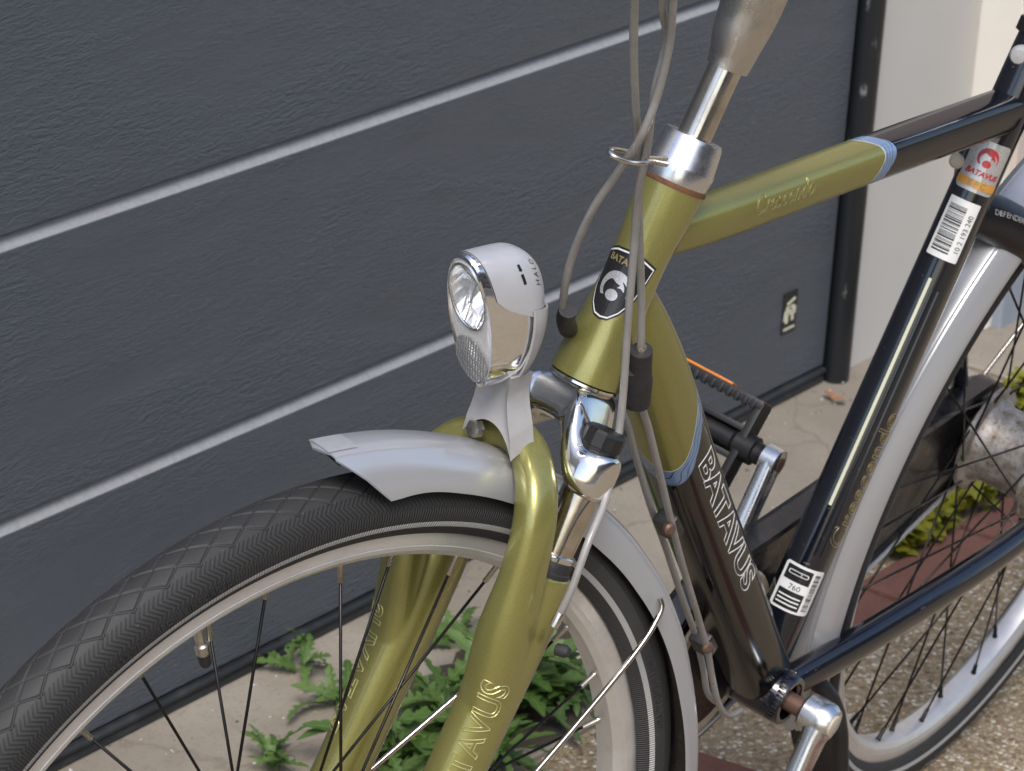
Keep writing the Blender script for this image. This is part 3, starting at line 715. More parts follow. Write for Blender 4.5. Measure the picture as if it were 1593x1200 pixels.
P = catmull(arc, 8); Rr = catmull([(a_, b_, 0) for a_, b_ in aw], 8); rings = []
for i, p in enumerate(P):
    t = (P[min(i+1, len(P)-1)]-P[max(i-1, 0)]).normalized(); X = Vector((1, 0, 0)); X = (X-t*X.dot(t)).normalized(); w_ = t.cross(X)
    ring = []
    for k in range(40):
        cx, sy = cos(2*pi*k/40), sin(2*pi*k/40); rr = ((abs(cx)/Rr[i].y)**2.7+(abs(sy)/Rr[i].x)**2.7)**(-1/2.7); ring.append(p+X*cx*rr+w_*sy*rr)
    rings.append(ring)
low.grid(rings, True, True)
lo = low.build('fork_lower', 'olive_paint', fork, edge=60)
rm = lo.modifiers.new('remesh', 'REMESH'); rm.mode = 'VOXEL'; rm.voxel_size = .0013; rm.use_smooth_shade = True
sm = lo.modifiers.new('smooth', 'SMOOTH'); sm.factor = .5; sm.iterations = 7
from mathutils.bvhtree import BVHTree
dg = bpy.context.evaluated_depsgraph_get(); dg.update()
bvh = BVHTree.FromObject(lo, dg)
for s, th, dr in ((-1, .42, 1), (1, pi-.75, -1)):
    vs, fs = cut(text_mesh('BATAVUS', .0215, outline=.00050, space=1.06, bold=.0003)); mb = MB()
    out = []
    for p in vs:
        u_ = .128+p.x; t_ = th+dr*p.y/.019
        a = STM @ LEG[s].at(u_, t_, .03); b = STM @ LEG[s].at(u_, t_, -.012); dv = (b-a).normalized()
        h = bvh.ray_cast(a, dv)
        out.append((h[0] if h[0] is not None else b) - dv*(.0002+p.z))
    mb.add(out, fs); mb.build('lettering', 'olive_print', fork, False)
m = MB(STM); m.box(fk(.535, SY)+Vector((.018, -.006, 0)), (.008, .012, .010), bev=.002); m.build('brake_boss', 'olive_paint', fork)
m = MB(STM); p = Vector((0.1493, -0.0600, 0.5762)); m.lathe(p+Vector((-.004, -.012, 0)), (.25, -1, .2), [(0, .0042), (.006, .0045), (.009, .003), (.0095, 0)], 14); m.build('cable_plug', 'black_rubber', fork)

# ---- wheels
def rim_profile(): # (r, y)
    return [(.3165, -.0118), (.3170, -.0126), (.3160, -.0130), (.3040, -.0130), (.3034, -.0126), (.3028, -.0130), (.2995, -.0122), (.2950, -.0085), (.2940, -.004), (.2938, 0), (.2940, .004), (.2950, .0085), (.2995, .0122), (.3028, .0130), (.3034, .0126), (.3040, .0130), (.3160, .0130), (.3170, .0126), (.3165, .0118), (.3080, .0100), (.3075, 0), (.3080, -.0100)]
def circ(r, y, a): return Vector((r*sin(a), y, r*cos(a)))      # a = 0 at the top, growing to the rear
TR, TS = .3292, .0222        # tyre: section centre radius, section radius
def tyre_mesh(n, m, tread):
    mb = MB(); rings = []; uvs = []; per = 2*pi*(TR+TS)
    pit = per/88
    if tread:
        e_ = .0165/TS; angs = [radians(-138)+(radians(138)-e_)*k/16 for k in range(16)]+[-e_+2*e_*k/64 for k in range(65)]+[e_+(radians(138)-e_)*(k+1)/16 for k in range(16)]
        ths = [radians(-66)+radians(100)*k/1500 for k in range(1500)]+[radians(34)+radians(260)*k/700 for k in range(700)]
    else:
        angs = [radians(-138+276*k/(m-1)) for k in range(m)]; ths = [2*pi*i/n for i in range(n)]
    u00 = ths[0]*per/(2*pi)
    for a in ths:
        u = per*a/(2*pi); ring = []; uv = []
        for t_ in angs:
            w = TS*t_; h = 0.0; aw = abs(w)
            if tread and aw < .0155:
                # diamond blocks: crossing diagonal grooves
                k1 = (u/pit + w/.0150 + .5) % 1.0; k2 = (u/pit - w/.0150 + .5) % 1.0
                g1 = min(k1, 1-k1)*pit*.52; g2 = min(k2, 1-k2)*pit*.52
                gd = min(g1, g2); h = -.0010*max(0, 1-(gd/.0008)**4)
            rr = TS+h; r = TR+rr*cos(t_); y = rr*sin(t_)*.98
            ring.append(circ(r, y, a)); uv.append((u, w))
        rings.append(ring); uvs.append(uv)
    uvs.append([(u00+per, b) for _, b in uvs[0]])
    mb.grid(rings, False, False, uvf=lambda i, j: uvs[i][j], loop=True); return mb
def hub_spokes(n_sp, flange_r, flange_y, a0, cross=.0, rim_r=.2965):
    out = []
    for k in range(n_sp):
        ar = a0+2*pi*k/n_sp; side = -1 if k % 2 == 0 else 1; tw = 1 if (k//2) % 2 == 0 else -1
        out.append((ar, side, tw))
    return out
def wheel(name, M, n_sp, fl_r, fl_y, a0, swing, tyre_n, tread, sp_mat, nip='spoke_steel'):
    w = empty(name, bike, M)
    tyre_mesh(tyre_n, 61 if tread else 33, tread).build('tyre', 'tyre_rubber', w, edge=60)
    rp = rim_profile(); mb = MB(); N = 240
    mb.grid([[circ(r, y, 2*pi*i/N) for r, y in rp] for i in range(N)], True, loop=True); mb.build('rim', 'rim_aluminium', w, edge=24)
    # one spoke mesh: from flange (local origin) to rim, built for a swing to +; mirrored copies use their own mesh
    cache = {}
    for k in range(n_sp):
        ar = a0+2*pi*k/n_sp; side = -1 if k % 2 == 0 else 1; tw = 1 if (k//2) % 2 == 0 else -1
        if (side, tw) not in cache:
            m_ = MB(); e1 = circ(.2945, side*.0035, 0); h = circ(fl_r, side*(fl_y + (.002 if tw > 0 else -.002)), tw*swing)
            dv = (h-e1).normalized(); m_.tube([e1+dv*.012, h], .00105, 8, 0); m_.lathe(e1-dv*.002, dv, [(0, .0026), (.004, .0026), (.0045, .0020), (.0165, .0018), (.0168, .001)], 12, 1)
            me_ = m_.mesh('spoke'); 
            for q_ in me_.polygons: q_.use_smooth = True
            for mm in (sp_mat, nip): me_.materials.append(MATS[mm])
            cache[(side, tw)] = me_
        o = bpy.data.objects.new('spoke', cache[(side, tw)]); COL.objects.link(o); o.parent = w; o.matrix_local = Matrix.Rotation(ar, 4, 'Y')
    return w
fwheel = wheel('front_wheel', STM @ Matrix.Translation((0, 0, RT)), 36, .030, .033, radians(-38), radians(64), 2400, True, 'spoke_black')
m = MB(); m.lathe((0, -.05, 0), Y, [(0, .006), (.004, .012), (.014, .012), (.016, .034), (.019, .034), (.021, .024), (.05, .02), (.079, .024), (.081, .034), (.084, .034), (.086, .012), (.096, .012), (.1, .006)], 32); m.build('hub', 'dirty_hub', fwheel)
va = radians(-19.2); m = MB(); p_ = circ(.295, 0, va); dv = -circ(1, 0, va)
m.lathe(p_, dv, [(0, .0042), (.001, .0036), (.017, .0034), (.018, .0050), (.024, .0050), (.025, .0040), (.027, .0040)], 18, 0); m.lathe(p_, dv, [(.026, .0041), (.034, .0038), (.036, .0028), (.0362, 0)], 18, 1)
m.build('valve', ('cast_aluminium', 'black_rubber'), fwheel)
# raised lettering band on the front tyre side wall
def ring_text(body, size, a_start, rr, yy, dirn, parent, mat, name, bold=.0002, out=.0002):
    vs, fs = text_mesh(body, size, extrude=.0003, space=1.15, bold=bold); mb = MB()
    def mp(p):
        t_ = (-1)*(radians(96)-(p.y)/TS*1.0) if yy < 0 else 0
        a = a_start + dirn*p.x/(rr); r_ = TS+out+p.z
        return circ(TR+r_*cos(t_), r_*sin(t_)*.98, a)
    mb.add([mp(p) for p in vs], fs); return mb.build(name, mat, parent, False)
ring_text('40-622 700 x 38C  REINFORCED', .0062, radians(-33), .33, -1, 1, fwheel, 'black_rubber', 'sidewall_lettering')
ring_text('CONTINENTAL TOP', .0072, radians(62), .33, -1, 1, fwheel, 'black_rubber', 'sidewall_lettering')
# rear wheel
rwheel = wheel('rear_wheel', Matrix.Translation((WB, 0, RT)), 36, .046, .031, radians(4), radians(52), 420, False, 'spoke_black', 'spoke_black')
m = MB(); m.lathe((0, -.060, 0), Y, [(0, .008), (.012, .016), (.016, .045), (.020, .048), (.026, .048), (.027, .050), (.031, .050), (.033, .039), (.050, .037), (.080, .037), (.088, .041), (.090, .051), (.094, .051), (.096, .038), (.102, .030), (.110, .012), (.12, .007)], 48); m.build('hub', 'dirty_hub', rwheel)

# ---- mudguards
ECC = [(-4, -.002), (6, -.007), (14, -.0115), (25, -.016), (41, -.018), (51, -.0175), (71, -.012), (85, -.005), (100, -.003), (180, -.003)]
def ecc(d):
    for (a, va), (b, vb) in zip(ECC, ECC[1:]):
        if d <= b: t_ = max(0, (d-a)/(b-a)); return va+(vb-va)*t_
    return -.003
def guard(name, a0, a1, M, mat, nose=False, N=150, shift=0):
    mb = MB(); rings = []
    half = [(.0, .3835), (.0095, .3831), (.0112, .3827), (.0122, .3803), (.0136, .3800), (.0146, .3808), (.0190, .3768), (.0235, .3695), (.0262, .3630), (.0272, .3585)]
    if nose: half = [(.0, .3835), (.0105, .3827), (.0128, .3814), (.0138, .3796), (.0190, .3765), (.0232, .3700), (.0252, .3630), (.0258, .3585)]
    for i in range(N+1):
        a = a0+(a1-a0)*i/N; d = degs = math.degrees(a-a0)
        prof = half
        ring = []
        skirt = 0.0; 
        if nose:
            skirt = .0075*math.exp(-((d-6.5)/4.5)**2)       # skirts hang lower just behind the nose
        for sgn in (-1, 1):
            seq = prof[::-1] if sgn < 0 else prof[1:]
            for y, r in seq:
                k = max(0, (.3795-r)/.021); aa = a
                if nose: # raked front cut: the sides start further back
                    st = radians(6.2)*k + radians(1.2)*(y/.0138 if y < .0138 else 1)
                    aa = a0 + st + (a1-a0-st)*i/N
                    dd_ = math.degrees(aa-a0); sk = .0062*math.exp(-((dd_-6.5)/4.2)**2)
                    r = r - sk*k
                ring.append(circ(r+shift+(ecc(math.degrees(aa)) if nose else 0), sgn*y, aa))
        rings.append(ring)
    inner = [[p-Vector((p.x, 0, p.z)).normalized()*.0012 for p in rg] for rg in rings]
    full = [rg+ri[::-1] for rg, ri in zip(rings, inner)]
    mb.grid(full, True, True); mb.xf = M; nr = len(rings[0])
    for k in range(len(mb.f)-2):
        if nr <= k % (2*nr) < 2*nr-1: mb.mi[k] = 1  # inner faces coloured black for the shade between guard and tyre
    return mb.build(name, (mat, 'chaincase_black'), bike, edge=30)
FM = STM @ Matrix.Translation((0, 0, RT)); RM = Matrix.Translation((WB, 0, RT))
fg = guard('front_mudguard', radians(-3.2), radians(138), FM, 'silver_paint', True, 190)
m = MB(FM); vs, fs = flat_poly(rrect(.024, .019, .0015, 3), .003)
m.add([circ(.38395-.0007*(p.y/.0105)**2+ecc(-3.2+math.degrees((.017+p.x)/.3835)), p.y, radians(-3.2)+(.017+p.x)/.3835) for p in vs], fs); m.build('reflective_patch', 'patch_silver', fg, False)
# stays
for s in (-1, 1):
    m = MB(FM); e = circ(.352, s*.026, radians(62)); h = Vector((.012, s*.060, .010)); dv = (h-e).normalized()
    m.tube(catmull([circ(.351, s*.0285, radians(54.2)), circ(.343, s*.0325, radians(55.4)), circ(.300, s*.0385, radians(56.4)), circ(.17, s*.050, radians(57)), h], 6), .0021, 10); m.build('mudguard_stay', 'tarnished_chrome', fg)
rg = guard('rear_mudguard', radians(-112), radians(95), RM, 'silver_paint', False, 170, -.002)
for s in (-1, 1):
    m = MB(RM); m.tube([circ(.362, s*.028, radians(40)), Vector((.012, s*.066, .02))], .002, 10); m.build('mudguard_stay', 'spoke_steel', rg)

# ---- headlamp (front coordinates)
lamp = empty('headlamp', bike)
ZT, ZB = .8385, .7425; ZC = (ZT+ZB)/2
def lx_front(z): k = (z-ZB)/(ZT-ZB); return .1100-.0270*k
def lx_back(z): k = (z-ZB)/(ZT-ZB); return .1435+.0035*sin(pi*k)
def lamp_pt(dv, ph, grow=0):
    # dv: 0 front .. 1 back, ph: angle, 0 = top
    e = .86
    wv = (.0212+.0040*sin(pi*min(1, dv*.9))) * (1 if dv < .55 else sqrt(max(0, 1-((dv-.55)/.45)**2.4)))
    hv = ((ZT-ZB)/2) * (1-.02*dv) * (1 if dv < .5 else sqrt(max(0, 1-.80*((dv-.5)/.5)**2.2)))
    c_, s_ = cos(ph), sin(ph)
    z = ZC + (hv+grow)*math.copysign(abs(c_)**e, c_)
    taper = 1.0-.20*max(0, (ZC-z)/.052)
    y = (wv+grow)*taper*math.copysign(abs(s_)**e, s_)
    x = lx_front(z)*(1-dv)+lx_back(z)*dv
    return Vector((x, y, z))
NPH, ND = 144, 36
rings = [[lamp_pt(i/ND, 2*pi*j/NPH) for j in range(NPH)] for i in range(ND+1)]
def lim(ph):
    k = (1+math.copysign(abs(cos(ph))**.86, cos(ph)))/2
    pts = [(0, .10), (.05, .30), (.16, .56), (.50, .70), (.545, .69), (.575, .60), (.61, .42), (.66, .20), (.72, .09), (1, .06)]
    for (a, va), (b, vb) in zip(pts, pts[1:]):
        if k <= b: return va+(vb-va)*(k-a)/(b-a)
    return .06
sh = [[lamp_pt(lim(2*pi*j/NPH)+(1-lim(2*pi*j/NPH))*i/ND, 2*pi*j/NPH) for j in range(NPH)] for i in range(ND+1)]
edge_in = [p-(p-Vector((.12, 0, ZC))).normalized()*.0016 for p in sh[0]]
MB(STM).grid([edge_in]+sh, True).build('lamp_shell', 'lamp_silver', lamp)
cv = [[lamp_pt(lim(2*pi*j/NPH)*i/16, 2*pi*j/NPH, -.0008) for j in range(NPH)] for i in range(17)]
MB(STM).grid(cv, True).build('lamp_side_cover', 'mirror', lamp)
# front face plane basis
ftop = Vector((lx_front(ZT), 0, ZT)); fbot = Vector((lx_front(ZB), 0, ZB)); fz = (ftop-fbot).normalized(); fn = Vector((-fz.z, 0, fz.x)); fc = (ftop+fbot)/2
if fn.x > 0: fn = -fn
def face_pt(y, z, o=0): return fc + Y*y + fz*z + fn*o
rim0 = rings[0]
# bezel rings round the front
m = MB(STM); loop1 = [p+fn*.000 for p in rim0]; loop2 = [fc+(p-fc)*.985+fn*.0022 for p in rim0]; loop3 = [fc+(p-fc)*.93+fn*.0026 for p in rim0]; loop4 = [fc+(p-fc)*.90+fn*.0010 for p in rim0]
m.grid([loop1, loop2, loop3, loop4], True); m.build('lamp_bezel', 'mirror', lamp)
# backing of the front face
hc, hr_y, hr_z = .0185, .0172, .0235       # reflector opening
RO = [(hr_y*cos(2*pi*k/NPH+pi/2)*-1, hc+hr_z*sin(2*pi*k/NPH+pi/2)) for k in range(NPH)]
op = [face_pt(y, z, .0012) for y, z in RO]
m = MB(STM); m.grid([loop4, [a.lerp(b, .5)+fn*.0012 for a, b in zip(loop4, op)], op], True); m.build('lamp_front', 'bowl', lamp)
# reflector bowl with facets, thin chrome ring and light emitter
m = MB(STM); rg_ = []
for k in range(6):
    f_ = 1-k/5.4; sh_ = (pi/20)*(k % 2); rg_.append([face_pt(hr_y*f_*cos(2*pi*q_/20+sh_), hc+hr_z*f_*sin(2*pi*q_/20+sh_), .0012-.024*(1-f_**2)) for q_ in range(20)])
m.grid(rg_, True); m.add(rg_[-1], [list(range(20))]); m.build('reflector_bowl', 'facet_mirror', lamp, False)
m = MB(STM); m.lathe(face_pt(0, hc-.002, -.022), fn, [(0, .0042), (.006, .0042), (.009, .0034), (.011, .0018), (.0115, 0)], 18); m.build('bulb', 'mirror', lamp)
m = MB(STM); m.tube([face_pt(y, z, .0018) for y, z in RO]+[face_pt(*RO[0], .0018)], .0011, 8); m.build('reflector_ring', 'polished_aluminium', lamp)
m = MB(STM); m.box(face_pt(0, hc+.011, -.011), (.008, .008, .004), bev=.001); m.build('light_source', 'black_plastic', lamp)
for sgn in (-1, 1):
    m = MB(STM); m.tube([face_pt(sgn*.0065, hc+hr_z*.93, .001), face_pt(sgn*.0072, hc, -.012), face_pt(sgn*.006, hc-hr_z*.92, .001)], .0007, 6); m.build('reflector_rib', 'polished_aluminium', lamp)
# lens over the bowl: domed clear cover over the whole face
m = MB(STM); dome = []
for k in range(10):
    f_ = 1-k/9.5; dome.append([face_pt(y*f_*.98, hc+(z-hc)*f_*.98, .0020+.0035*(1-f_**2)) for y, z in RO])
m.grid(dome, True); m.add([dome[-1][k] for k in range(NPH)], [list(range(NPH))]); m.build('lamp_lens', 'clear_lens', lamp)
# retro reflector below
m = MB(STM); RR = []
for k in range(7):
    f_ = 1-k/6.6; RR.append([face_pt(.0150*f_*cos(a), -.0255+.0185*f_*sin(a)*(1.0 if sin(a) < 0 else .78), .0040+.0012*(1-f_)) for a in [2*pi*j/40 for j in range(40)]])
m.grid(RR, True, True); m.build('retro_reflector', 'prism_reflector', lamp)
# print on the shell
def lamp_print(mb, vf, ph0, d0, mi, rot=0):
    vs, fs = vf; out = []
    for p in vs:
        x = p.x*cos(rot)-p.y*sin(rot); y = p.x*sin(rot)+p.y*cos(rot)
        out.append(lamp_pt(d0-y/.045, ph0+x/.030, .0003))
    mb.add(out, fs, mi)
m = MB(STM)
lamp_print(m, flat_poly([(-.007, 0), (-.0015, .0004), (-.0017, .0022), (-.0072, .0018)], .002), -.72, .52, 0)
lamp_print(m, flat_poly([(.0002, .0004), (.0045, .0006), (.0043, .0022), (.0, .0022)], .002), -.72, .52, 0)
lamp_print(m, text_mesh('HALO', .0048, align='CENTER', space=1.5), -.72, .74, 0)
m.build('lamp_lettering', 'black_print', lamp, False)
# bracket: cup under the lamp and forked plate down to the brace
br = MB(STM); NB = 48; cup = []
for i in range(9):
    t_ = i/8; ring = []
    for j in range(NB+1):
        ph = radians(78+(282-78)*j/NB)
        p = lamp_pt(.56+.42*t_, ph, .0030+.0010*t_); ring.append(p)
    cup.append(ring)
cin = [[p-(p-Vector((p.x, 0, ZC))).normalized()*.0022 for p in rg_] for rg_ in cup]
br.grid([a+b[::-1] for a, b in zip(cup, cin)], True, True)
cupo = br.build('lamp_cup', 'grey_plastic', lamp, edge=50)
# plate
br = MB(STM)
def plate(t_):   # t 0 top .. 1 bottom : half width, centre x, z, thickness
    return
secs = []
NU = 25
for i in range(33):
    t_ = i/32; z = .752-.044*t_; xw = .0172-.0026*sin(pi*min(1, t_*1.3))+.0065*max(0, (t_-.35)/.65)**1.3
    ring_f = []; ring_b = []
    for j in range(NU):
        s_ = -1+2*j/(NU-1)
        dz = -.0125*max(0, (t_-.35)/.65)*abs(s_)**2.2 + .0045*max(0, (t_-.5)/.5)*(1-s_*s_)
        conc = .0045*(1-s_**4)*sin(pi*min(1, .12+t_*.8))
        xf = .1215+.0035*t_ + conc
        ring_f.append(Vector((xf, s_*xw, z+dz)))
        ring_b.append(Vector((.1215+.0035*t_+.0195, s_*(xw-.0012), z+dz+.009*t_)))
    secs.append(ring_f+ring_b[::-1])
br.grid(secs, True, True); br.build('lamp_bracket', 'grey_plastic', lamp, edge=35)
m = MB(STM); m.lathe((.128, .012, .702), (-1, 0, .1), [(0, .006), (.006, .006), (.0065, .0045), (.0068, 0)], 6); m.build('bracket_bolt', 'spoke_steel', lamp)

# ---- cables
def cable(name, pts, r=.0024, mat='cable_grey', k=10):
    m = MB(); m.tube(catmull(pts, k), r, 14); return m.build(name, mat, bike)
cable('brake_cable', [(0.0346, -0.0700, 1.1086), (0.0753, -0.0550, 1.0506), (0.1064, -0.0480, 1.0161), (0.1165, -0.0440, 0.9743), (0.1367, -0.0380, 0.9298), (0.1455, -0.0350, 0.8973), (0.1610, -0.0340, 0.8518), (0.1738, -0.0360, 0.7978), (0.1865, -0.0400, 0.7382), (0.1830, -0.0460, 0.7084), (0.1599, -0.0600, 0.6828), (0.1355, -0.0680, 0.6623), (0.1219, -0.0720, 0.6354), (0.1174, -0.0700, 0.6126)], .0026)
cable('gear_cable', [(-0.0100, -0.0750, 1.1198), (0.0385, -0.0580, 1.0602), (0.0656, -0.0520, 1.0153), (0.0947, -0.0460, 0.9723), (0.1395, -0.0320, 0.9241), (0.1612, -0.0280, 0.8851), (0.1854, -0.0270, 0.8364), (0.2034, -0.0280, 0.7937), (0.2173, -0.0300, 0.7516), (0.2360, -0.0290, 0.7126), (0.2606, -0.0280, 0.6806), (0.2954, -0.0280, 0.6315), (0.3354, -0.0275, 0.5756), (0.3722, -0.0275, 0.5248), (0.4158, -0.0280, 0.4669), (0.4549, -0.0280, 0.4145), (0.4804, -0.0290, 0.3735), (0.5013, -0.0300, 0.3429), (0.5275, -0.0290, 0.3188), (0.5620, -0.0240, 0.3042)], .0026)
cable('hub_cable', [(0.0455, -0.0700, 1.1063), (0.0794, -0.0600, 1.0518), (0.0962, -0.0560, 1.0178), (0.1050, -0.0520, 0.9807), (0.1053, -0.0480, 0.9514), (0.1221, -0.0300, 0.9148), (0.1303, -0.0150, 0.8790), (0.1481, 0.0000, 0.8348), (0.1646, 0.0080, 0.7979), (0.1861, 0.0140, 0.7666), (0.2555, 0.0300, 0.7007), (0.2921, 0.0220, 0.6690), (0.2833, 0.0040, 0.6685), (0.3096, -0.0020, 0.6228), (0.3412, -0.0060, 0.5752), (0.3769, -0.0080, 0.5289), (0.4186, -0.0100, 0.4729), (0.4638, -0.0120, 0.4134), (0.4902, -0.0140, 0.3725), (0.5073, -0.0160, 0.3424), (0.5437, -0.0120, 0.3126)], .0026)
for nm_, a_, b_ in (('a', (0.1189, -0.0703, 0.6172), (0.1165, -0.0700, 0.6110)), ('b', (0.2136, -0.0297, 0.7634), (0.2163, -0.0300, 0.7558))):
    a_ = Vector(a_); b_ = Vector(b_); m = MB(); L_ = (b_-a_).length+.004; m.lathe(a_, b_-a_, [(0, .0030), (.0006, .0034), (L_, .0034), (L_+.001, .0022)], 16); m.build('cable_ferrule', 'spoke_steel', bike)
m = MB(); m.tube(catmull([(0.2146, -0.0300, 0.7598), (0.2246, -0.0295, 0.7341), (0.2313, -0.0290, 0.7128)], 6), [.0075]*6+[.0085]*6+[.0080], 16); m.tube(catmull([(0.2163, -0.0260, 0.7426), (0.2334, -0.0250, 0.7090)], 4), .0055, 12); m.build('cable_sleeve', 'black_rubber', bike)
m = MB(); m.tube(catmull([(0.1713, 0.0060, 0.7864), (0.1784, 0.0100, 0.7754), (0.1927, 0.0140, 0.7611)], 5), .0062, 14); m.build('cable_clip', 'black_rubber', bike)
for (cx, cy) in ((1033, 800), (0, 0)):
    pass
def dt_guide(pc, pb1, pb2):
    m = MB(); m.box(pc, (.026, .016, .012), Matrix.Rotation(radians(48), 4, 'Y'), .002); g_ = m.build('cable_guide', 'black_plastic', down_tube)
    m = MB(); m.lathe(Vector(pb1), (-.4, -.9, .25), [(0, .0045), (.003, .0048), (.0045, .003), (.0046, 0)], 16); m.build('guide_screw', 'axle_steel', down_tube)
dt_guide((0.3471, -0.0200, 0.5652), (0.3302, -0.0280, 0.5741), 0)
dt_guide((0.4674, -0.0180, 0.4092), (0.4512, -0.0280, 0.4185), 0)

# ---- cranks, pedals, chain case
def crank(s, ang, name):
    m = MB(); d = Vector((cos(ang), 0, sin(ang))); n_ = Vector((-d.z, 0, d.x)); rings = []
    L = .166; y0 = s*.066
    for i in range(31):
        t_ = i/30; p = BB + d*(L*t_) + Y*(y0+s*.006*t_)
        w_ = .0135-.0040*sin(pi*min(1, t_*1.0))**.8 if t_ > .02 else .0135
        w_ = .0160*(1-t_)+.0125*t_-.0030*sin(pi*t_); h_ = .0088-.0016*t_
        if t_ < .1: h_ = .012-.032*t_
        ring = []
        for k in range(20):
            a = 2*pi*k/20; ex = .55; c_, s_ = cos(a), sin(a)
            ring.append(p+n_*math.copysign(abs(c_)**ex, c_)*w_+Y*math.copysign(abs(s_)**ex, s_)*h_)
        rings.append(ring)
    m.grid(rings, True, True)
    m.lathe(BB+Y*(y0-s*.016), Y*s, [(0, .0150), (.002, .0165), (.012, .0170), (.022, .0166), (.027, .0135), (.0275, 0)], 36, cap=False)
    e = BB+d*L+Y*(y0+s*.006); m.lathe(e-Y*.0078, Y, [(0, .010), (.001, .0125), (.0146, .0125), (.0156, .010)], 28)
    o = m.build(name, 'polished_aluminium', bike, edge=30)
    m = MB(); m.lathe(BB+Y*(y0+s*.0112), Y*s, [(0, .0095), (.0012, .0095), (.0016, .0085), (.0017, 0)], 28); m.build('dust_cap', 'cream_plastic', o)
    m = MB(); m.lathe(e-Y*s*.0082, -Y*s if s > 0 else Y, [(0, .0062), (.0004, .0062), (.0005, 0)], 20); m.build('axle_hole', 'axle_steel', o)
    return e
CA = radians(63.6)
e_far = crank(1, CA, 'crank_arm'); e_near = crank(-1, CA+pi, 'crank_arm')
def pedal(e, s, tilt):
    root = empty('pedal', bike, Matrix.Translation(e) @ Matrix.Rotation(tilt, 4, 'Y'))
    # local: y outwards*s, x fore-aft, z up
    m = MB(); W = .098; yo = s*.026
    m.lathe((0, s*.008, 0), Y*s, [(0, .0065), (.004, .0095), (.008, .0095), (.009, .0125), (.026, .0125), (.03, .010), (W+.012, .009)], 24)
    for x_ in (-.036, .036):
        m.box((x_, yo+s*W/2, 0), (.008, W, .024), bev=.002)
        for k in range(11): m.box((x_*.95, yo+s*(.008+k*.0082), .0118), (.0075, .0042, .0028), bev=.0007)
        for k in range(11): m.box((x_*.95, yo+s*(.008+k*.0082), -.0118), (.0075, .0042, .0028), bev=.0007)
    for y_ in (.003, W-.004):
        m.box((0, yo+s*y_, 0), (.078, .0075, .022), bev=.002)
    for x_ in (-.0125, .0125): m.box((x_, yo+s*W/2, 0), (.0055, W-.01, .021), bev=.0015)
    m.build('pedal_body', 'black_plastic', root, edge=30)
    for sg in (-1, 1):
        m = MB(); m.box((sg*.0412, yo+s*(W*.5+.012), 0), (.0022, .052, .0125), bev=.0007); m.build('pedal_reflector', 'amber_reflector', root)
pedal(e_far, 1, radians(-58)); pedal(e_near, -1, radians(-10))
# chain case on the far side
def case_outline():
    A = BB+Vector((-.004, 0, .000)); Bc = Vector((WB, 0, RT)); Ra, Rb = .098, .052
    d_ = Bc-A; L = hypot(d_.x, d_.z); th = atan2(d_.z, d_.x); be = math.acos((Ra-Rb)/L); out = []
    for k in range(33): a = th+be+(2*pi-2*be)*k/32; out.append((A.x+Ra*cos(a), A.z+Ra*sin(a)))
    for k in range(21): a = th-be+2*be*k/20; out.append((Bc.x+Rb*cos(a), Bc.z+Rb*sin(a)))
    return out
ol = case_outline(); cx_ = sum(p[0] for p in ol)/len(ol); cz_ = sum(p[1] for p in ol)/len(ol)
def inset(k): return [(x-(x-cx_)*k*.35-(0), z-(z-cz_)*k) for x, z in ol]
m = MB()
rings = [[Vector((x, y, z)) for x, z in (inset(kk))] for y, kk in ((.046, .16), (.0405, .06), (.042, .0), (.060, .0), (.066, .04), (.067, .1))]
m.grid(rings, True, True); cc = m.build('chain_case', 'chaincase_black', bike, edge=25)
m = MB(); pts = [Vector((x, .0408, z)) for x, z in inset(.10)]
m.tube(pts[30:44], .0022, 8); m.build('case_trim', 'silver_paint', cc)
m = MB(); m.lathe(BB+Y*.0385, Y, [(0, .040), (.0, .079), (.003, .081), (.004, .079)], 48, cap=False); m.build('chain_ring_cover', 'cream_plastic', cc)
m = MB(); m.lathe(BB+Y*.0375, Y, [(0, .0), (.0, .066), (.001, .068)], 48, cap=False); m.build('chain_ring', 'black_plastic', cc)

# ---- ring lock, seat post, saddle, kick stand
lock = empty('ring_lock', bike)
lz = Vector((SE.at(.46, pi, 0).x, 0, SE.at(.46, pi, 0).z)); lock_c = Vector((.842, 0, .672))
la = Vector((0, -1, 0)); lb = Vector((.72, 0, .69)).normalized(); 
ld = Vector((-.69, 0, .72)).normalized()
LK = Tube([(0.7987, 0.0200, 0.6712), (0.8296, -0.0000, 0.6610), (0.8686, -0.0200, 0.6397), (0.9561, -0.0400, 0.5943)], [(.0190, .0190, 2), (.0205, .0205, 2), (.0205, .0205, 2), (.018, .018, 2)], 8)
la_ = LK.mesh(MB(), 64).build('lock_arm', 'lock_black', lock)
d = Decal(LK, LK.u[5], .35, .0205); d.put(cut(text_mesh('DEFENDER', .0065, align='LEFT'), .002), 0, off=.0003); d.mb.build('lock_lettering', 'reflective_grey', lock, False)
m = MB(); m.tube(catmull([(0.8472, 0.0350, 0.6435), (0.8626, 0.0500, 0.6136), (0.8724, 0.0550, 0.5867), (0.8748, 0.0500, 0.5729)], 6), .011, 18); m.build('lock_arm', 'black_rubber', lock)
sdv = (seat_top-BB).normalized(); s_end = SE.c[-1]
m = MB(); m.lathe(s_end-sdv*.002, sdv, [(0, .0178), (.001, .0205), (.012, .0205), (.013, .0185)], 32); m.build('seat_clamp', 'black_plastic', bike)
m = MB(); pq = Vector((0.7439, -0.0100, 0.8363)); m.lathe(pq+Vector((.008, 0, 0)), (-1, -.3, .1), [(0, .0045), (.012, .0070), (.018, .0072), (.021, .0055), (.0215, 0)], 24); m.build('clamp_lever', 'grey_plastic', bike)
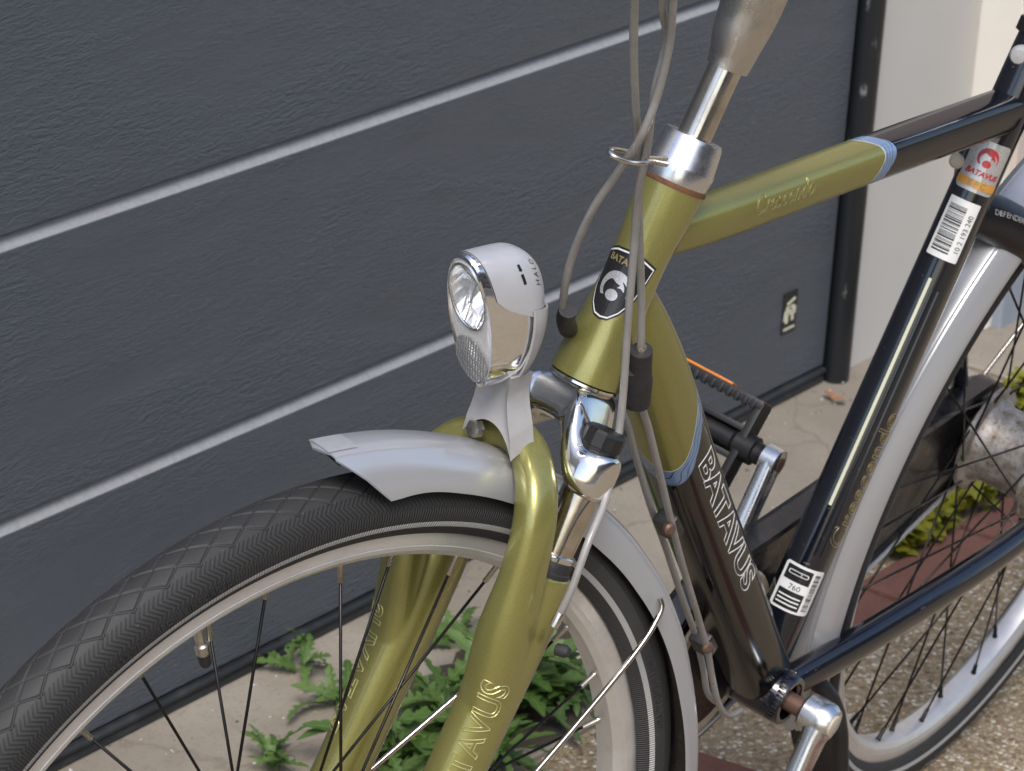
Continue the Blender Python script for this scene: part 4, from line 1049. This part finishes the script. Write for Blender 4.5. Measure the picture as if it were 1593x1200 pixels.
m = MB(); m.lathe(s_end, sdv, [(0, .0134), (.14, .0134)], 28); m.build('seat_post', 'polished_aluminium', bike)
m = MB(); sc_ = s_end+sdv*.16; rings = []
for i in range(25):
    t_ = i/24; x_ = -.13+.26*t_; wd_ = .018+.085*max(0, (t_-.25)/.75)**1.3*(1 if t_ < .92 else sqrt(max(.05, 1-((t_-.92)/.08)**2))); hh_ = .016+.010*t_
    rings.append([sc_+Vector((x_, wd_*cos(a), hh_*max(-.6, sin(a))+.02*(t_-.5)**2)) for a in [2*pi*k/28 for k in range(28)]])
m.grid(rings, True, True); m.build('saddle', 'saddle_black', bike)
m = MB(); m.tube(catmull([BB+Vector((.06, -.02, -.01)), BB+Vector((.08, -.055, -.06)), BB+Vector((.10, -.105, -.30))], 6), .0075, 16); m.build('kick_stand', 'black_plastic', bike)
m = MB(); m.lathe((0.7459, 0.0120, 0.7338), (-.5, -.2, .1), [(0, .004), (.004, .006), (.008, .006), (.010, .004), (.0102, 0)], 16); m.build('lock_bolt', 'cream_plastic', bike)

# =================================================================== PLANTS AND LITTER
def leaf_mesh(L, W, lobes, seed, curl=.35, fold=.25):
    r = random.Random(seed); n = 26 if lobes else 9; vs = []; fs = []; uvs = []
    for i in range(n+1):
        t_ = i/n; env = sin(pi*min(1, t_**.75*.97+.02))**.8
        lob = .32+.68*abs(((t_*lobes) % 1.0)*2-1) if .06 < t_ < .88 else 1
        if t_ < .12: env *= .25
        w_ = W*env*lob*r.uniform(.85, 1.15)
        x_ = L*t_; z_ = L*(.55*t_-curl*1.6*t_*t_)
        sw = .06*L*sin(3*t_+seed)
        back = -.035*L*(1-lob)*2 if lobes else 0
        for s_ in (-1, -.5, 0, .5, 1):
            wz = fold*abs(s_)*w_ + r.uniform(-.06, .06)*w_
            vs.append(Vector((x_+back*abs(s_), sw+s_*w_, z_+wz)))
    for i in range(n):
        for j in range(4):
            a = i*5+j; fs.append((a, a+1, a+6, a+5)); uvs.append(((i/n, j/4), (i/n, (j+1)/4), ((i+1)/n, (j+1)/4), ((i+1)/n, j/4)))
    m = MB(); m.add(vs, fs, 0, uvs); me = m.mesh('leaf')
    for p in me.polygons: p.use_smooth = True
    return me
weed_leaves = [leaf_mesh(.075*(.75+.12*(s % 4)), .0145, 5+s % 3, s, .25+.14*(s % 3), .28) for s in range(6)]
for me in weed_leaves: me.materials.append(MATS['weed_leaf'])
lime_leaves = [leaf_mesh(.030, .010, 0, s+20, .3, .15) for s in range(3)]
for me in lime_leaves: me.materials.append(MATS['lime_leaf'])
stem_me = MB(); stem_me.tube([(0, 0, 0), (.002, 0, .03), (0, .003, .06)], [.002, .0016, .001], 6); stem_me = stem_me.mesh('stem'); stem_me.materials.append(MATS['weed_leaf'])
def plant(x, y, n, size, tall, seed, label, meshes=weed_leaves, name='weed', group='weeds growing by the front wheel'):
    r = random.Random(seed); root = empty(name, None, Matrix.Translation((x, y, 0)))
    tag(root, label, 'weed', group)
    for k in range(n):
        h = r.uniform(0, tall)*r.random(); az = k*2.399+r.uniform(-.4, .4)
        o = bpy.data.objects.new('leaf', r.choice(meshes)); COL.objects.link(o); o.parent = root
        s_ = size*r.uniform(.6, 1.15)*(1-.35*h/max(tall, .01))
        el = r.uniform(-.1, .75)
        o.matrix_local = Matrix.Translation((r.uniform(-.012, .012), r.uniform(-.012, .012), h+.004)) @ Matrix.Rotation(az, 4, 'Z') @ Matrix.Rotation(-el, 4, 'Y') @ Matrix.Rotation(r.uniform(-.5, .5), 4, 'X') @ Matrix.Diagonal((s_, s_, s_, 1))
    o = bpy.data.objects.new('stem', stem_me); COL.objects.link(o); o.parent = root; o.matrix_local = Matrix.Diagonal((1, 1, max(.3, tall/.06), 1))
for a in (
    ((0.8017, 0.3680, 0.0000), 34, 1.15, .07, 1, 'large lobed green weed directly behind the fork legs'),
    ((0.8767, 0.3373, 0.0000), 36, 1.2, .08, 2, 'bushiest lobed weed behind the near fork leg'),
    ((0.9305, 0.3132, 0.0000), 28, 1.0, .05, 3, 'lobed weed beside the rear part of the front rim'),
    ((0.7307, 0.3766, 0.0000), 26, 1.1, .05, 4, 'low lobed weed in front of the far fork leg'),
    ((0.9633, 0.4609, 0.0000), 14, .85, .03, 5, 'small sprawling weed seen between fork leg and near leg'),
    ((0.8156, 0.5513, 0.0000), 11, .75, .03, 6, 'small weed rooted at the door base left of the fork'),
    ((0.7843, 0.4869, 0.0000), 10, .7, .02, 9, 'thin weed between far fork leg and spokes'),
    ((0.6515, 0.4528, 0.0000), 12, .7, .02, 7, 'tiny weed at the bottom left of the concrete'),
    ((0.7696, 0.2925, 0.0000), 30, 1.1, .05, 8, 'dense weed at the bottom behind the near fork leg')):
    (gx, gy, _), n, size, tall, seed, label = a
    plant(gx, gy, n, size, tall, seed, label)
r = random.Random(21); m = MB(); ring = []
cx0, cy0 = .90, .385
for k in range(60):
    a_ = 2*pi*k/60; rr_ = 1+.18*sin(3*a_+1)+.12*sin(7*a_)+r.uniform(-.08, .08); ring.append(Vector((cx0+.17*rr_*cos(a_), cy0+.085*rr_*sin(a_), .0035)))
m.add(ring, [list(range(60))]); tag(m.build('soil_patch', 'soil', None, False), kind='structure')
# lime green ground cover beyond the brick edging (uncountable): one mass
r = random.Random(5); gc = MB()
src = [([v.co.copy() for v in me.vertices], [list(p.vertices) for p in me.polygons]) for me in lime_leaves]
for k in range(2200):
    x_ = r.uniform(1.42, 2.12); y_ = r.uniform(.300, .43 if x_ > 1.5 else .34)
    p = wp(x_, y_, r.uniform(0, .05)*r.random()**.5); s_ = r.uniform(.5, 1.0)
    Mx = Matrix.Translation(p) @ Matrix.Rotation(r.uniform(0, 6.28), 4, 'Z') @ Matrix.Rotation(-r.uniform(-.3, 1.0), 4, 'Y') @ Matrix.Rotation(r.uniform(-.6, .6), 4, 'X') @ Matrix.Scale(s_, 4)
    v_, f_ = r.choice(src); gc.add([Mx @ q_ for q_ in v_], f_)
# keep it off the concrete near the pipe
o = gc.build('ground_cover', 'lime_leaf'); tag(o, 'low yellow green ground cover growing behind the brick edging', 'ground cover', None, 'stuff')
# pebbles and litter
def pebble(p, s, mat, label, seed, cat='pebble', name='pebble', flat=.6):
    r = random.Random(seed); m = MB(); rings = []
    for i in range(1, 8):
        a = pi*i/8; rings.append([Vector((sin(a)*cos(2*pi*k/12)*s*r.uniform(.85, 1.15), sin(a)*sin(2*pi*k/12)*s*.7*r.uniform(.85, 1.15), cos(a)*s*flat)) for k in range(12)])
    m.grid(rings, True, True); o = m.build(name, mat); o.matrix_world = Matrix.Translation(Vector(p)+Vector((0, 0, s*flat*.9))); tag(o, label, cat)
pebble((1.0237, 0.3577, 0.0000), .0085, 'pebble_white', 'white pebble on the concrete beside the front wheel rim', 1)
pebble((1.7552, 0.5762, 0.0000), .006, 'pebble_white', 'small pale stone chip near the door bottom behind the pedal', 2)
for k, (px_, lab) in enumerate((((1.7678, 0.4854, 0.0000), 'dry brown leaf at the foot of the black pipe'), ((1.7720, 0.4690, 0.0000), 'curled brown leaf against the beige wall foot'))):
    o = bpy.data.objects.new('dead_leaf', leaf_mesh(.020, .006, 0, 60+k, .2, .4)); o.data.materials.append(MATS['dead_leaf']); COL.objects.link(o)
    o.matrix_world = Matrix.Translation((px_[0], px_[1], .004)) @ Matrix.Rotation(1.2+k, 4, 'Z'); tag(o, lab, 'leaf')

r = random.Random(12); gm = MB()
for k in range(420):
    x_ = r.uniform(.3, 1.9); y_ = r.uniform(.36, .635) if r.random() < .6 else r.uniform(.58, .637)
    c_ = wp(x_, y_, .0015); sz_ = r.uniform(.0006, .0024)*r.random()+.0006; mi_ = r.choice((0, 0, 1, 2))
    pts = [c_+Vector((r.uniform(-1, 1), r.uniform(-1, 1), r.uniform(0, .8)))*sz_ for _ in range(6)]
    gm.add(pts, [(0, 1, 2), (0, 2, 3), (0, 3, 4), (1, 2, 5), (2, 3, 5), (3, 4, 5), (0, 1, 4), (1, 4, 5)], mi_)
tag(gm.build('grit', ('pebble_white', 'soil', 'twig'), None, False), 'loose grit and crumbs scattered along the door foot', 'grit', None, 'stuff')
